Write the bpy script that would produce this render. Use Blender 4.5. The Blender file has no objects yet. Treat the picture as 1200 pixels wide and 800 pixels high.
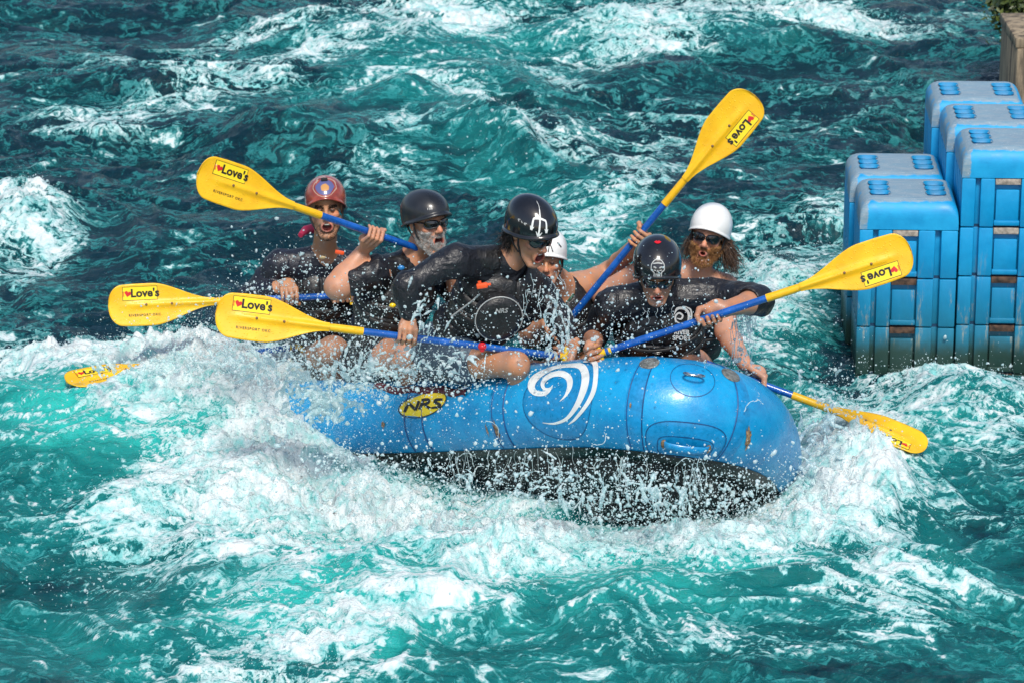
import bpy, bmesh, math, random
import numpy as np
from mathutils import Vector, Matrix
random.seed(7)
S = bpy.context.scene
COL = S.collection
# ---------------------------------------------------------------- camera
PITCH = math.radians(18.0); DIST = 17.0; LENS = 121.0
FPX = LENS / 36.0 * 1200.0
TGT = np.array([0.0, 0.0, 0.9])
FWD = np.array([0.0, math.cos(PITCH), -math.sin(PITCH)])
UPV = np.array([0.0, math.sin(PITCH), math.cos(PITCH)])
RGT = np.array([1.0, 0.0, 0.0])
CAM = TGT - FWD * DIST
def ray(px, py):
    return FWD + RGT * ((px - 600) / FPX) + UPV * ((400 - py) / FPX)
def U(px, py, Y):
    """world point standing at depth Y that the photo shows at px, py (used to take sizes off the photo)"""
    d = ray(px, py); t = (Y - CAM[1]) / d[1]
    return CAM + d * t
def W(px, py, z=0.0):
    d = ray(px, py); t = (z - CAM[2]) / d[2]
    return CAM + d * t
def proj(p):
    p = np.asarray(p, float) - CAM
    f = p @ FWD
    return np.stack([600 + FPX * (p @ RGT) / f, 400 - FPX * (p @ UPV) / f], -1)
cam_d = bpy.data.cameras.new('camera'); cam = bpy.data.objects.new('camera', cam_d); COL.objects.link(cam)
cam_d.lens = LENS; cam_d.sensor_width = 36; cam_d.clip_start = 0.5; cam_d.clip_end = 3000
cam.location = CAM; cam.rotation_euler = (math.pi / 2 - PITCH, 0, 0)
cam_d.dof.use_dof = True; cam_d.dof.focus_distance = 16.9; cam_d.dof.aperture_fstop = 6.3
S.camera = cam
# ---------------------------------------------------------------- world
w = bpy.data.worlds.new('World'); S.world = w; w.use_nodes = True
nt = w.node_tree; nt.nodes.clear()
sky = nt.nodes.new('ShaderNodeTexSky'); sky.sky_type = 'NISHITA'; sky.sun_disc = False
SUN_EL, SUN_AZ = math.radians(54), math.radians(175)      # azimuth: clockwise from +Y
sky.sun_elevation = SUN_EL; sky.sun_rotation = SUN_AZ
sky.air_density = 1.0; sky.dust_density = 2.0; sky.ozone_density = 1.0
bg = nt.nodes.new('ShaderNodeBackground'); bg.inputs[1].default_value = 0.15
out = nt.nodes.new('ShaderNodeOutputWorld')
nt.links.new(sky.outputs[0], bg.inputs[0]); nt.links.new(bg.outputs[0], out.inputs[0])
sd = bpy.data.lights.new('sun', 'SUN'); sd.energy = 3.1; sd.angle = math.radians(12); sd.color = (1, .95, .87)
sun = bpy.data.objects.new('sun', sd); COL.objects.link(sun)
to_sun = Vector((math.sin(SUN_AZ) * math.cos(SUN_EL), math.cos(SUN_AZ) * math.cos(SUN_EL), math.sin(SUN_EL)))
sun.rotation_euler = to_sun.to_track_quat('Z', 'Y').to_euler()
S.view_settings.view_transform = 'Standard'; S.view_settings.look = 'None'
S.view_settings.exposure = 0.08; S.view_settings.gamma = 1
S.render.engine = 'CYCLES'
S.cycles.use_denoising = True
S.cycles.max_bounces = 6; S.cycles.diffuse_bounces = 3; S.cycles.glossy_bounces = 3
S.cycles.transmission_bounces = 4; S.cycles.transparent_max_bounces = 12
S.cycles.caustics_reflective = False; S.cycles.caustics_refractive = False
S.cycles.sample_clamp_indirect = 6
# ---------------------------------------------------------------- helpers
def tag(o, label=None, cat=None, group=None, kind=None):
    if label: o['label'] = label
    if cat: o['category'] = cat
    if group: o['group'] = group
    if kind: o['kind'] = kind
    return o
def empty(name, loc=(0, 0, 0), rz=0.0):
    o = bpy.data.objects.new(name, None); COL.objects.link(o)
    o.location = loc; o.rotation_euler = (0, 0, rz); o.empty_display_size = .1
    return o
def link(name, me, mat=None, parent=None, smooth=False):
    o = bpy.data.objects.new(name, me); COL.objects.link(o)
    if mat is not None:
        for m in (mat if isinstance(mat, (list, tuple)) else [mat]): me.materials.append(m)
    if smooth: me.shade_smooth()
    if parent is not None:
        o.parent = parent
        o.matrix_parent_inverse = parent.matrix_world_inv if hasattr(parent, 'matrix_world_inv') else Matrix.Identity(4)
    return o
def set_quads(name, co, faces, k=4):
    """fast mesh from numpy arrays: faces all with k corners"""
    me = bpy.data.meshes.new(name)
    n = len(co); f = len(faces)
    me.vertices.add(n); me.vertices.foreach_set('co', np.ascontiguousarray(co, np.float32).ravel())
    me.loops.add(f * k); me.loops.foreach_set('vertex_index', np.ascontiguousarray(faces, np.int32).ravel())
    me.polygons.add(f); me.polygons.foreach_set('loop_start', np.arange(0, f * k, k, dtype=np.int32))
    me.polygons.foreach_set('loop_total', np.full(f, k, np.int32))
    me.update(calc_edges=True)
    return me
def attr(me, name, vals):
    a = me.attributes.new(name, 'FLOAT', 'POINT'); a.data.foreach_set('value', np.ascontiguousarray(vals, np.float32))
def cattr(me, name, cols):
    a = me.color_attributes.new(name, 'FLOAT_COLOR', 'POINT')
    c = np.ones((len(cols), 4), np.float32); c[:, :3] = cols; a.data.foreach_set('color', c.ravel())
class MB:
    """collects simple shapes, then becomes ONE mesh object"""
    def __init__(s): s.bm = bmesh.new()
    def box(s, c, d, bev=0.0, rot=None, seg=2):
        t = bmesh.new(); bmesh.ops.create_cube(t, size=1)
        bmesh.ops.scale(t, vec=d, verts=t.verts)
        if bev > 0: bmesh.ops.bevel(t, geom=t.edges[:], offset=bev, segments=seg, profile=.5, affect='EDGES')
        M = Matrix.Translation(c) @ (rot.to_4x4() if rot is not None else Matrix.Identity(4))
        bmesh.ops.transform(t, matrix=M, verts=t.verts); s.join(t); return s
    def join(s, t):
        me = bpy.data.meshes.new('t'); t.to_mesh(me); t.free(); s.bm.from_mesh(me); bpy.data.meshes.remove(me)
    def tube(s, pts, r, n=10, cap=True):
        pts = [Vector(p) for p in pts]; rs = r if isinstance(r, (list, tuple)) else [r] * len(pts)
        rings = []; prev = None
        for i, p in enumerate(pts):
            t = (pts[min(i + 1, len(pts) - 1)] - pts[max(i - 1, 0)]).normalized()
            a = prev if prev is not None else (Vector((0, 0, 1)) if abs(t.z) < .9 else Vector((1, 0, 0)))
            u = (a - t * a.dot(t)).normalized(); v = t.cross(u); prev = u
            rings.append([s.bm.verts.new(p + (u * math.cos(2 * math.pi * k / n) + v * math.sin(2 * math.pi * k / n)) * rs[i]) for k in range(n)])
        for a, b in zip(rings, rings[1:]):
            for k in range(n): s.bm.faces.new((a[k], a[(k + 1) % n], b[(k + 1) % n], b[k]))
        if cap: s.bm.faces.new(rings[0][::-1]); s.bm.faces.new(rings[-1])
        return s
    def ball(s, c, r, sub=2, sc=(1, 1, 1)):
        t = bmesh.new(); bmesh.ops.create_icosphere(t, subdivisions=sub, radius=r)
        bmesh.ops.transform(t, matrix=Matrix.Translation(c) @ Matrix.Diagonal((*sc, 1)), verts=t.verts); s.join(t); return s
    def build(s, name, mat, parent=None, smooth=True, M=None):
        if M is not None: s.bm.transform(M)
        bmesh.ops.recalc_face_normals(s.bm, faces=s.bm.faces)
        me = bpy.data.meshes.new(name); s.bm.to_mesh(me); s.bm.free()
        o = link(name, me, mat, parent)
        if smooth: me.shade_smooth(); me.set_sharp_from_angle(angle=math.radians(38))
        return o
# ---------------------------------------------------------------- numpy noise
_rng = np.random.RandomState(11)
_P = np.concatenate([_rng.permutation(256)] * 3)
_G = _rng.rand(256) * 2 * np.pi
_GX, _GY = np.cos(_G), np.sin(_G)
def perlin(x, y, seed=0):
    xi = np.floor(x).astype(np.int64); yi = np.floor(y).astype(np.int64)
    xf = x - xi; yf = y - yi
    u = xf * xf * xf * (xf * (xf * 6 - 15) + 10); v = yf * yf * yf * (yf * (yf * 6 - 15) + 10)
    def g(ix, iy, dx, dy):
        h = _P[(_P[(ix + seed * 37) & 255] + iy) & 255]
        return _GX[h] * dx + _GY[h] * dy
    a = g(xi, yi, xf, yf); b = g(xi + 1, yi, xf - 1, yf)
    c = g(xi, yi + 1, xf, yf - 1); d = g(xi + 1, yi + 1, xf - 1, yf - 1)
    return ((a + u * (b - a)) * (1 - v) + (c + u * (d - c)) * v) * 1.5
def fbm(x, y, o=4, seed=0, lac=2.03, g=.5):
    r = 0; a = 1; n = 0
    for i in range(o):
        r = r + a * perlin(x, y, seed + i * 3); n += a; a *= g; x = x * lac + 3.7; y = y * lac + 1.3
    return r / n
_V3 = _rng.rand(64, 64, 64).astype(np.float32)
def vnoise3(p, sc, seed=0):
    q = p * sc + 17.3 + seed * 5.1; i = np.floor(q).astype(np.int64); f = q - i; f = f * f * (3 - 2 * f); i &= 63; j = (i + 1) & 63
    x, y, z = i.T; X, Y, Z = j.T; fx, fy, fz = f.T
    a = _V3[x, y, z] * (1 - fx) + _V3[X, y, z] * fx; b = _V3[x, Y, z] * (1 - fx) + _V3[X, Y, z] * fx
    c = _V3[x, y, Z] * (1 - fx) + _V3[X, y, Z] * fx; d = _V3[x, Y, Z] * (1 - fx) + _V3[X, Y, Z] * fx
    return ((a * (1 - fy) + b * fy) * (1 - fz) + (c * (1 - fy) + d * fy) * fz) * 2 - 1
def sstep(a, b, x):
    t = np.clip((x - a) / (b - a), 0, 1); return t * t * (3 - 2 * t)
# ---------------------------------------------------------------- materials
class NT:
    def __init__(s, name):
        s.m = bpy.data.materials.new(name); s.m.use_nodes = True; s.t = s.m.node_tree
        s.b = s.t.nodes['Principled BSDF']; s.o = s.t.nodes['Material Output']
    def n(s, typ, **kw):
        d = s.t.nodes.new('ShaderNode' + typ)
        for k, v in kw.items():
            if k[0] == 'i' and k[1:].isdigit(): k2 = int(k[1:]); s.put(d.inputs[k2], v)
            elif hasattr(d, k): setattr(d, k, v)
            else: s.put(d.inputs[k.replace('_', ' ')], v)
        return d
    def put(s, inp, v):
        if isinstance(v, bpy.types.NodeSocket): s.t.links.new(v, inp)
        elif isinstance(v, bpy.types.Node): s.t.links.new(v.outputs[0], inp)
        else:
            try: inp.default_value = v
            except Exception: inp.default_value = (*v, 1)
    def math(s, op, a, b=0.0, c=0.0, clamp=False):
        d = s.t.nodes.new('ShaderNodeMath'); d.operation = op; d.use_clamp = clamp
        s.put(d.inputs[0], a); s.put(d.inputs[1], b); s.put(d.inputs[2], c); return d.outputs[0]
    def ramp(s, f, lo, hi, a=0.0, b=1.0):
        d = s.t.nodes.new('ShaderNodeMapRange'); d.interpolation_type = 'SMOOTHSTEP'
        s.put(d.inputs[0], f); s.put(d.inputs[1], lo); s.put(d.inputs[2], hi); s.put(d.inputs[3], a); s.put(d.inputs[4], b); return d.outputs[0]
    def mix(s, f, a, b):
        d = s.t.nodes.new('ShaderNodeMix'); d.data_type = 'RGBA'
        s.put(d.inputs[0], f); s.put(d.inputs[6], a if not isinstance(a, tuple) or len(a) == 4 else (*a, 1)); s.put(d.inputs[7], b if not isinstance(b, tuple) or len(b) == 4 else (*b, 1)); return d.outputs[2]
    def attr(s, name, col=False):
        d = s.t.nodes.new('ShaderNodeAttribute'); d.attribute_name = name; return d.outputs['Color' if col else 'Fac']
    def P(s, **kw):
        for k, v in kw.items(): s.put(s.b.inputs[k.replace('_', ' ')], v)
        return s
    def bump(s, h, strength=.3, dist=.01, normal=None):
        d = s.t.nodes.new('ShaderNodeBump'); s.put(d.inputs['Height'], h); d.inputs['Strength'].default_value = strength
        d.inputs['Distance'].default_value = dist
        if normal is not None: s.put(d.inputs['Normal'], normal)
        return d.outputs[0]
def simple(name, col, rough=.5, spec=.5, metal=0.0, var=.12, vsc=12.0, bump=.1, bsc=60, bdist=.002, coat=0.0):
    """plain coloured stuff with a little uneven colour, gloss and surface"""
    t = NT(name); tc = t.n('TexCoord').outputs['Object']
    n1 = t.n('TexNoise', Vector=tc, Scale=vsc, Detail=5.0, Roughness=.6).outputs[0]
    n2 = t.n('TexNoise', Vector=tc, Scale=bsc, Detail=4.0).outputs[0]
    dark = tuple(c * (1 - var * 2) for c in col); lite = tuple(min(1, c * (1 + var)) for c in col)
    t.P(Base_Color=t.mix(t.ramp(n1, .3, .7), dark, lite), Metallic=metal)
    t.P(Roughness=t.ramp(n1, .3, .7, max(0.03, rough * .75), min(1, rough * 1.25)))
    t.b.inputs['Specular IOR Level'].default_value = spec
    if coat: t.b.inputs['Coat Weight'].default_value = coat; t.b.inputs['Coat Roughness'].default_value = .08
    if bump: t.P(Normal=t.bump(n2, bump, bdist))
    return t.m
def font_mesh(txt, size=1.0, offset=0.0, extrude=0.0, shear=0.0, space=1.0):
    c = bpy.data.curves.new('t', 'FONT'); c.body = txt; c.size = size; c.offset = offset; c.extrude = extrude; c.shear = shear
    c.space_character = space; c.align_x = 'CENTER'; c.align_y = 'CENTER'; c.resolution_u = 3
    o = bpy.data.objects.new('t', c); COL.objects.link(o)
    dg = bpy.context.evaluated_depsgraph_get(); me = bpy.data.meshes.new_from_object(o.evaluated_get(dg))
    bpy.data.objects.remove(o); bpy.data.curves.remove(c)
    return me
# ---------------------------------------------------------------- raft
def catmull(P, closed, n):
    P = np.asarray(P, float); N = len(P); out = []
    segs = N if closed else N - 1
    for i in range(segs):
        g = lambda k: P[(i + k) % N] if closed else P[min(max(i + k, 0), N - 1)]
        a, b, c, d = g(-1), g(0), g(1), g(2)
        for t in np.linspace(0, 1, n, endpoint=False):
            out.append(.5 * ((2 * b) + (-a + c) * t + (2 * a - 5 * b + 4 * c - d) * t * t + (-a + 3 * b - 3 * c + d) * t ** 3))
    if not closed: out.append(P[-1])
    return np.array(out)
# centre line of the tube: px, py, depth, radius
RC = [(215, 486, 1.75, .21), (330, 492, 1.22, .215), (470, 492, .66, .22), (600, 484, .12, .235), (700, 478, -.26, .245),
      (770, 480, -.47, .255), (830, 490, -.44, .262), (871, 511, -.16, .258), (886, 546, .28, .232), (880, 556, .85, .225), (810, 505, 1.5, .23),
      (680, 478, 2.0, .22), (540, 466, 2.5, .215), (380, 462, 3.0, .21), (250, 466, 3.15, .21), (190, 478, 2.5, .21)]
cl = np.array([[*U(a, b, y), r] for a, b, y, r in RC])
path = catmull(cl, True, 24)
PC, PR = path[:, :3], path[:, 3]
NS = len(PC)
T = np.roll(PC, -1, 0) - np.roll(PC, 1, 0); T /= np.linalg.norm(T, axis=1)[:, None]
cen = PC.mean(0); q = PC - cen; RN = np.linalg.svd(q)[2][2]; RN = RN * np.sign(RN[2])       # raft's own up
SUp = RN[None] - T * (T @ RN)[:, None]; SUp /= np.linalg.norm(SUp, axis=1)[:, None]
SOut = np.cross(T, SUp)
if (SOut[3] @ (PC[3] - cen)) < 0: SOut = -SOut
ARC = np.concatenate([[0], np.cumsum(np.linalg.norm(np.diff(PC, axis=0), axis=1))])
def tube_pt(s, v, off=0.0):
    """s: path index (float), v: angle from outward towards up"""
    s = np.asarray(s, float); v = np.asarray(v, float); i = np.floor(s).astype(int) % NS; j = (i + 1) % NS; f = (s - np.floor(s))[..., None]
    L = lambda A: A[i] * (1 - f) + A[j] * f
    r = PR[i] * (1 - f[..., 0]) + PR[j] * f[..., 0] + off
    n = L(SOut) * np.cos(v)[..., None] + L(SUp) * np.sin(v)[..., None]
    return L(PC) + n * r[..., None]
_gs, _gv = np.meshgrid(np.linspace(0, 10 * 24, 1201), np.linspace(-1.6, 1.9, 141), indexing='ij')
_gp = tube_pt(_gs, _gv); _gpx = proj(_gp)
_gn = tube_pt(_gs, _gv, .1) - _gp; _vis = np.einsum('ijk,ijk->ij', _gn, CAM - _gp) > 0
def locate(px, py):
    d = (_gpx[..., 0] - px) ** 2 + (_gpx[..., 1] - py) ** 2 + (~_vis) * 1e5
    i = np.unravel_index(np.argmin(d), d.shape); return _gs[i], _gv[i]
blue = NT('raft_rubber_blue')
tc = blue.n('TexCoord').outputs['Object']
nA = blue.n('TexNoise', Vector=tc, Scale=5.0, Detail=6.0, Roughness=.65).outputs[0]
nB = blue.n('TexNoise', Vector=tc, Scale=48.0, Detail=5.0, Roughness=.7).outputs[0]
nC = blue.n('TexNoise', Vector=blue.n('Mapping', Vector=tc, Scale=(9, 9, 1.2)), Scale=2.0, Detail=6.0, Roughness=.7).outputs[0]
c = blue.mix(blue.ramp(nA, .3, .7), (.002, .22, .50), (.005, .34, .66))
c = blue.mix(blue.math('MULTIPLY', blue.ramp(nB, .62, .74), .4), c, (.12, .42, .75))
c = blue.mix(blue.math('MULTIPLY', blue.ramp(nC, .60, .72), .35), c, (.10, .34, .62))
vor = blue.n('TexVoronoi', Vector=tc, Scale=95.0, Randomness=1.0).outputs['Distance']
drop = blue.ramp(blue.math('ADD', vor, blue.math('MULTIPLY', nA, .35)), .12, .32, 1, 0)
blue.P(Base_Color=c, Roughness=blue.ramp(nB, .3, .7, .22, .46), Specular_IOR_Level=.5)
blue.P(Normal=blue.bump(nB, .25, .003, blue.bump(drop, .5, .003, blue.bump(nA, .25, .03))))
blue.b.inputs['Coat Weight'].default_value = .2; blue.b.inputs['Coat Roughness'].default_value = .12
M_BLUE = blue.m
M_SEAM = simple('raft_seam', (.003, .06, .20), .5, vsc=30)
M_BAND = simple('raft_tape_blue', (.003, .24, .53), .33, vsc=40, var=.1, coat=.3)
M_BLACK = simple('raft_bottom_black', (.010, .010, .012), .33, spec=.35, vsc=20, var=.3, bump=.4, bsc=35, bdist=.006, coat=.15)
M_WHITE = simple('decal_white', (.74, .76, .74), .4, var=.05)
M_YEL = simple('decal_yellow', (.85, .62, .02), .4, var=.04)
M_INK = simple('decal_black', (.012, .012, .013), .4)
M_RUST = simple('scuff_brown', (.30, .19, .10), .8, vsc=60, var=.4)
M_STEEL = simple('steel', (.55, .56, .58), .2, metal=1.0)
M_GREY = simple('valve_grey', (.16, .17, .16), .5, vsc=50, var=.3)
M_MAROON = simple('strap_maroon', (.09, .006, .016), .6)
raft = empty('raft', tuple(cen))
tag(raft, 'big blue inflatable river raft with black bottom, carrying the paddlers through the rapid', 'raft')
raft_inv = Matrix.Translation(-Vector(cen))
def rlink(o):
    o.parent = raft; o.matrix_parent_inverse = raft_inv; return o
def grid_mesh(name, G, closed_u=False, closed_v=False):
    nu, nv = G.shape[:2]; idx = np.arange(nu * nv).reshape(nu, nv)
    a = idx if closed_u else idx[:-1]; b = np.roll(idx, -1, 0) if closed_u else idx[1:]
    def cols(A): return (A, np.roll(A, -1, 1)) if closed_v else (A[:, :-1], A[:, 1:])
    a0, a1 = cols(a); b0, b1 = cols(b)
    F = np.stack([a0, b0, b1, a1], -1).reshape(-1, 4)
    return set_quads(name, G.reshape(-1, 3), F)
VB = math.radians(-52)
def sweep(name, v0, v1, nv, mat, off=0.0, closed=False, s0=0, s1=None, ns=None, parentit=True):
    ss = np.arange(NS) if s1 is None else np.linspace(s0, s1, ns)
    vv = np.linspace(v0, v1, nv, endpoint=not closed)
    G = tube_pt(ss[:, None] + 0 * vv[None], vv[None] + 0 * ss[:, None], off)
    me = grid_mesh(name, G, closed_u=s1 is None, closed_v=closed)
    o = link(name, me, mat, None, True)
    if parentit: rlink(o)
    return o
o = sweep('tube', VB, math.pi * 2 + VB, 64, M_BLUE, closed=True)
# black wear skin round the tube's underside, 4 mm proud, and the bulging inflated floor below
sweep('chafe_skin', math.radians(-150), VB, 24, M_BLACK, .004)
ss = np.arange(NS)
fl = []
for k, (inn, dn) in enumerate([(.05, -.12), (.07, -.30), (.13, -.395), (.26, -.45), (.45, -.47), (.70, -.45), (.95, -.43)]):
    ctr = PC.mean(0)
    fl.append(PC - SOut * inn + SUp * dn * 1.0 if inn < .95 else PC * .2 + ctr * .8 + RN * dn)
FG = np.stack(fl, 1)
jit = vnoise3(FG.reshape(-1, 3), 6.0).reshape(FG.shape[:2]); FG = FG + jit[..., None] * .012
rlink(link('floor_bottom', grid_mesh('floor_bottom', FG, closed_u=True), M_BLACK, None, True))
# inner floor seen over the tube
FI = np.stack([PC - SOut * .18 - SUp * .08, PC * .6 + ctr * .4 - RN * .1, PC * .2 + ctr * .8 - RN * .1], 1)
rlink(link('inner_floor', grid_mesh('inner_floor', FI, closed_u=True), simple('floor_grey', (.06, .07, .08), .4), None, True))
def thwart(sa, sb):
    a, b = PC[sa] + SUp[sa] * .02, PC[sb] + SUp[sb] * .02
    n = 24; pts = [tuple(a + (b - a) * t) for t in np.linspace(0, 1, n)]
    rs = [.17 * (1 - .15 * abs(2 * t - 1) ** 6) for t in np.linspace(0, 1, n)]
    rlink(MB().tube(pts, rs, 28).build('thwart', M_BLUE))
thwart(24 * 2 + 6, 24 * 12 - 4); thwart(24 * 3 + 18, 24 * 10 + 14)
# --- seams, tape bands
def band(name, s, half, v0, v1, off, mat, n=40):
    ss = np.linspace(s - half, s + half, 4); vv = np.linspace(v0, v1, n)
    offs = np.array([off * .2, off, off, off * .2])
    G = np.stack([tube_pt(np.full(n, a), vv, b) for a, b in zip(ss, offs)], 0)
    return grid_mesh(name, G)
def join_meshes(ms, name):
    bm = bmesh.new()
    for m in ms: bm.from_mesh(m); bpy.data.meshes.remove(m)
    me = bpy.data.meshes.new(name); bm.to_mesh(me); bm.free(); return me
def s_at(px): return locate(px, 480)[0]
mm = PR.mean() and 1.0 / np.mean(np.linalg.norm(np.diff(PC[40:140], axis=0), axis=1))   # path steps per metre
for px in (484, 582, 742, 868):
    s = locate(px, 490 if px < 860 else 500)[0]
    rlink(link('tape_band', band('tape_band', s, .045 * mm, math.radians(-50), math.radians(150), .0035, M_BAND), M_BAND, None, True))
ms = []
for px in (474, 495, 577, 590, 734, 752, 861, 876):
    s = locate(px, 490 if px < 860 else 500)[0]
    ms.append(band('seam', s, .0035 * mm, math.radians(-50), math.radians(150), .0048, M_SEAM))
for m_ in ms: rlink(link('seam_line', m_, M_SEAM, None, True))
# --- patches and decals: outlines given in photo pixels are carried onto the tube's own s,v
def sv_poly(pts): return np.array([locate(*p) for p in pts])
def tri_fill(name, outline_sv, off, mat, grid=9):
    """disc fill: rings shrinking to the centroid"""
    c = outline_sv.mean(0); rings = []
    for k in range(grid):
        t = 1 - k / (grid - 1) * .999
        p = c + (outline_sv - c) * t; rings.append(tube_pt(p[:, 0], p[:, 1], off if k else off * .3))
    G = np.stack(rings, 0)
    return link(name, grid_mesh(name, G, closed_v=True), mat, None, True)
def ellipse_px(cx, cy, rx, ry, rot=0, n=48):
    a = np.linspace(0, 2 * np.pi, n, endpoint=False); r = math.radians(rot)
    return [(cx + rx * math.cos(t) * math.cos(r) - ry * math.sin(t) * math.sin(r), cy + rx * math.cos(t) * math.sin(r) + ry * math.sin(t) * math.cos(r)) for t in a]
def ellipse_sv(cx, cy, ax, av, rot=0, n=48, e=2.0):
    """ellipse on the tube, half sizes in metres"""
    s, v = locate(cx, cy); i = int(s) % NS; a = np.linspace(0, 2 * np.pi, n, endpoint=False); r = math.radians(rot)
    cc, sn = np.cos(a), np.sin(a); cc = np.sign(cc) * abs(cc) ** (2 / e); sn = np.sign(sn) * abs(sn) ** (2 / e)
    X = ax * cc * math.cos(r) - av * sn * math.sin(r); Y = ax * cc * math.sin(r) + av * sn * math.cos(r)
    return np.stack([s + X * mm, v + Y / PR[i]], 1)
def ribbon(pts_px, widths_px, n=40, across=4, off=.004, sv=None):
    """stroke of changing width laid on the tube; points in photo pixels"""
    P = catmull(np.array([[*p, w_] for p, w_ in zip(pts_px, widths_px)], float), False, max(2, n // (len(pts_px) - 1)))
    T2 = np.gradient(P[:, :2], axis=0); T2 /= np.linalg.norm(T2, axis=1)[:, None] + 1e-9; N2 = np.stack([-T2[:, 1], T2[:, 0]], 1)
    # affine px -> s,v measured around the stroke (smooth, no grid steps)
    c = P[:, :2].mean(0); A = []; B = []
    for dx in (-50, -25, 0, 25, 50):
        for dy in (-40, -20, 0, 20, 40):
            x, y = c[0] + dx, c[1] + dy; d = (_gpx[..., 0] - x) ** 2 + (_gpx[..., 1] - y) ** 2 + (~_vis) * 1e5
            if d.min() > 9: continue
            A.append([1, dx, dy, dx * dx, dx * dy, dy * dy, dy ** 3, dx * dy * dy]); B.append(locate(x, y))
    K = np.linalg.lstsq(np.array(A, float), np.array(B), rcond=None)[0]
    G = []
    for j in np.linspace(-1, 1, across + 1):
        q = P[:, :2] + N2 * (P[:, 2] * .5)[:, None] * j - c; x, y = q[:, 0], q[:, 1]
        y = np.clip(y, -60, 80)
        svp = np.stack([np.ones_like(x), x, y, x * x, x * y, y * y, y ** 3, x * y * y], 1) @ K
        G.append(tube_pt(svp[:, 0], np.clip(svp[:, 1], -.9, 1.75), off))
    return grid_mesh('ribbon', np.stack(G, 0))
def outline(name, sv, wid=.004, off=.0045, mat=M_SEAM):
    c = sv.mean(0); d = sv - c; L = np.sqrt((d[:, 0] / mm) ** 2 + (d[:, 1] * .25) ** 2)[:, None]
    G = np.stack([tube_pt(*(c + d * (1 + k / L)).T, off) for k in (0, wid)], 0)
    return rlink(link(name, grid_mesh(name, G, closed_v=True), mat, None, True))
# round logo patch
lp = ellipse_sv(658, 465, .255, .215); rlink(tri_fill('logo_patch', lp, .0025, M_BAND)); outline('logo_patch_edge', lp, .004, .003)
Z = lambda x, y: (600 + x / 8.0, 405 + y / 8.0)
sw = [ribbon([Z(510, 728), Z(600, 680), Z(700, 580), Z(770, 440), Z(792, 300), Z(780, 200), Z(735, 155), Z(650, 160)], [.5, 3, 5, 6, 6, 6.5, 5, 1]),
      ribbon([Z(290, 715), Z(400, 722), Z(520, 670), Z(620, 550), Z(680, 400), Z(692, 280), Z(650, 195), Z(560, 180), Z(420, 200), Z(300, 255), Z(215, 320), Z(190, 385), Z(225, 435), Z(300, 445), Z(350, 420), Z(388, 370)],
             [.5, 2.5, 4, 6.5, 8.5, 9.5, 9, 6, 5, 6.5, 8.5, 8.5, 6.5, 5, 3.5, .5], n=90),
      ribbon([Z(445, 520), Z(500, 460), Z(538, 380), Z(535, 310), Z(480, 270), Z(400, 275), Z(330, 310), Z(295, 360), Z(310, 400), Z(350, 400), Z(388, 372)],
             [.5, 3, 6, 7.5, 7, 5.5, 5, 4.5, 3.5, 2, .3], n=60),
      ribbon([Z(660, 158), Z(740, 140), Z(800, 138), Z(830, 158)], [.5, 4, 3.5, .5])]
rlink(link('wave_logo', join_meshes(sw, 'wave_logo'), M_WHITE, None, True))
# oval maker's badge
ov = ellipse_sv(496, 473, .115, .062, 10); rlink(tri_fill('oval_badge', ov, .004, M_YEL)); outline('badge_rim', ov, .005, .0048, M_INK)
N_ = lambda x, y: (440 + x / 6.67, 440 + y / 6.67)
L_ = [ribbon([N_(228, 278), N_(262, 205)], [3.4, 3.0], 8, 2, .0065), ribbon([N_(262, 208), N_(318, 262)], [3.4, 3.4], 8, 2, .0068), ribbon([N_(318, 264), N_(345, 192)], [3.0, 3.2], 8, 2, .0071),
      ribbon([N_(345, 260), N_(372, 190)], [3.4, 3.2], 8, 2, .0065), ribbon([N_(366, 192), N_(420, 188), N_(415, 212), N_(372, 226)], [3, 3.2, 3.2, 2.6], 16, 2, .0068), ribbon([N_(388, 226), N_(432, 252)], [3, 3.4], 8, 2, .0071),
      ribbon([N_(528, 180), N_(478, 184), N_(466, 202), N_(500, 216), N_(496, 236), N_(440, 246)], [2.6, 3.2, 3.2, 3.4, 3.2, 2.4], 30, 2, .0065)]
rlink(link('badge_lettering', join_meshes(L_, 'badge_lettering'), M_INK, None, True))
# valve discs and the little round wear pads
for px, py in ((761, 425), (856, 439)):
    rlink(tri_fill('round_pad', ellipse_sv(px, py, .062, .052), .009, M_GREY))
# D-ring on its patch
outline('ring_patch', ellipse_sv(812, 442, .12, .105), .003, .003)
def ring(px, py, w=.05, h=.03, r=.0055, name='d_ring'):
    s, v = locate(px, py); c = tube_pt(s, v, .012); i = int(s) % NS; t = T[i]; n = tube_pt(s, v, .1) - tube_pt(s, v, 0); n /= np.linalg.norm(n); u = np.cross(n, t); u *= np.sign(u[2])
    dn = (-u * .8 + n * .6)
    pts = [c + t * w * math.cos(a) + dn * h * (1.1 + math.sin(a)) * (1 if math.sin(a) > -.2 else 1) for a in np.linspace(0, 2 * math.pi, 25)]
    rlink(MB().tube([tuple(p) for p in pts], r, 8, False).build(name, M_STEEL))
    rlink(MB().tube([tuple(c - t * w * .8), tuple(c + t * w * .8)], .012, 8).build('ring_loop', M_BAND))
ring(812, 440); ring(553, 452, .03, .035)
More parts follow.
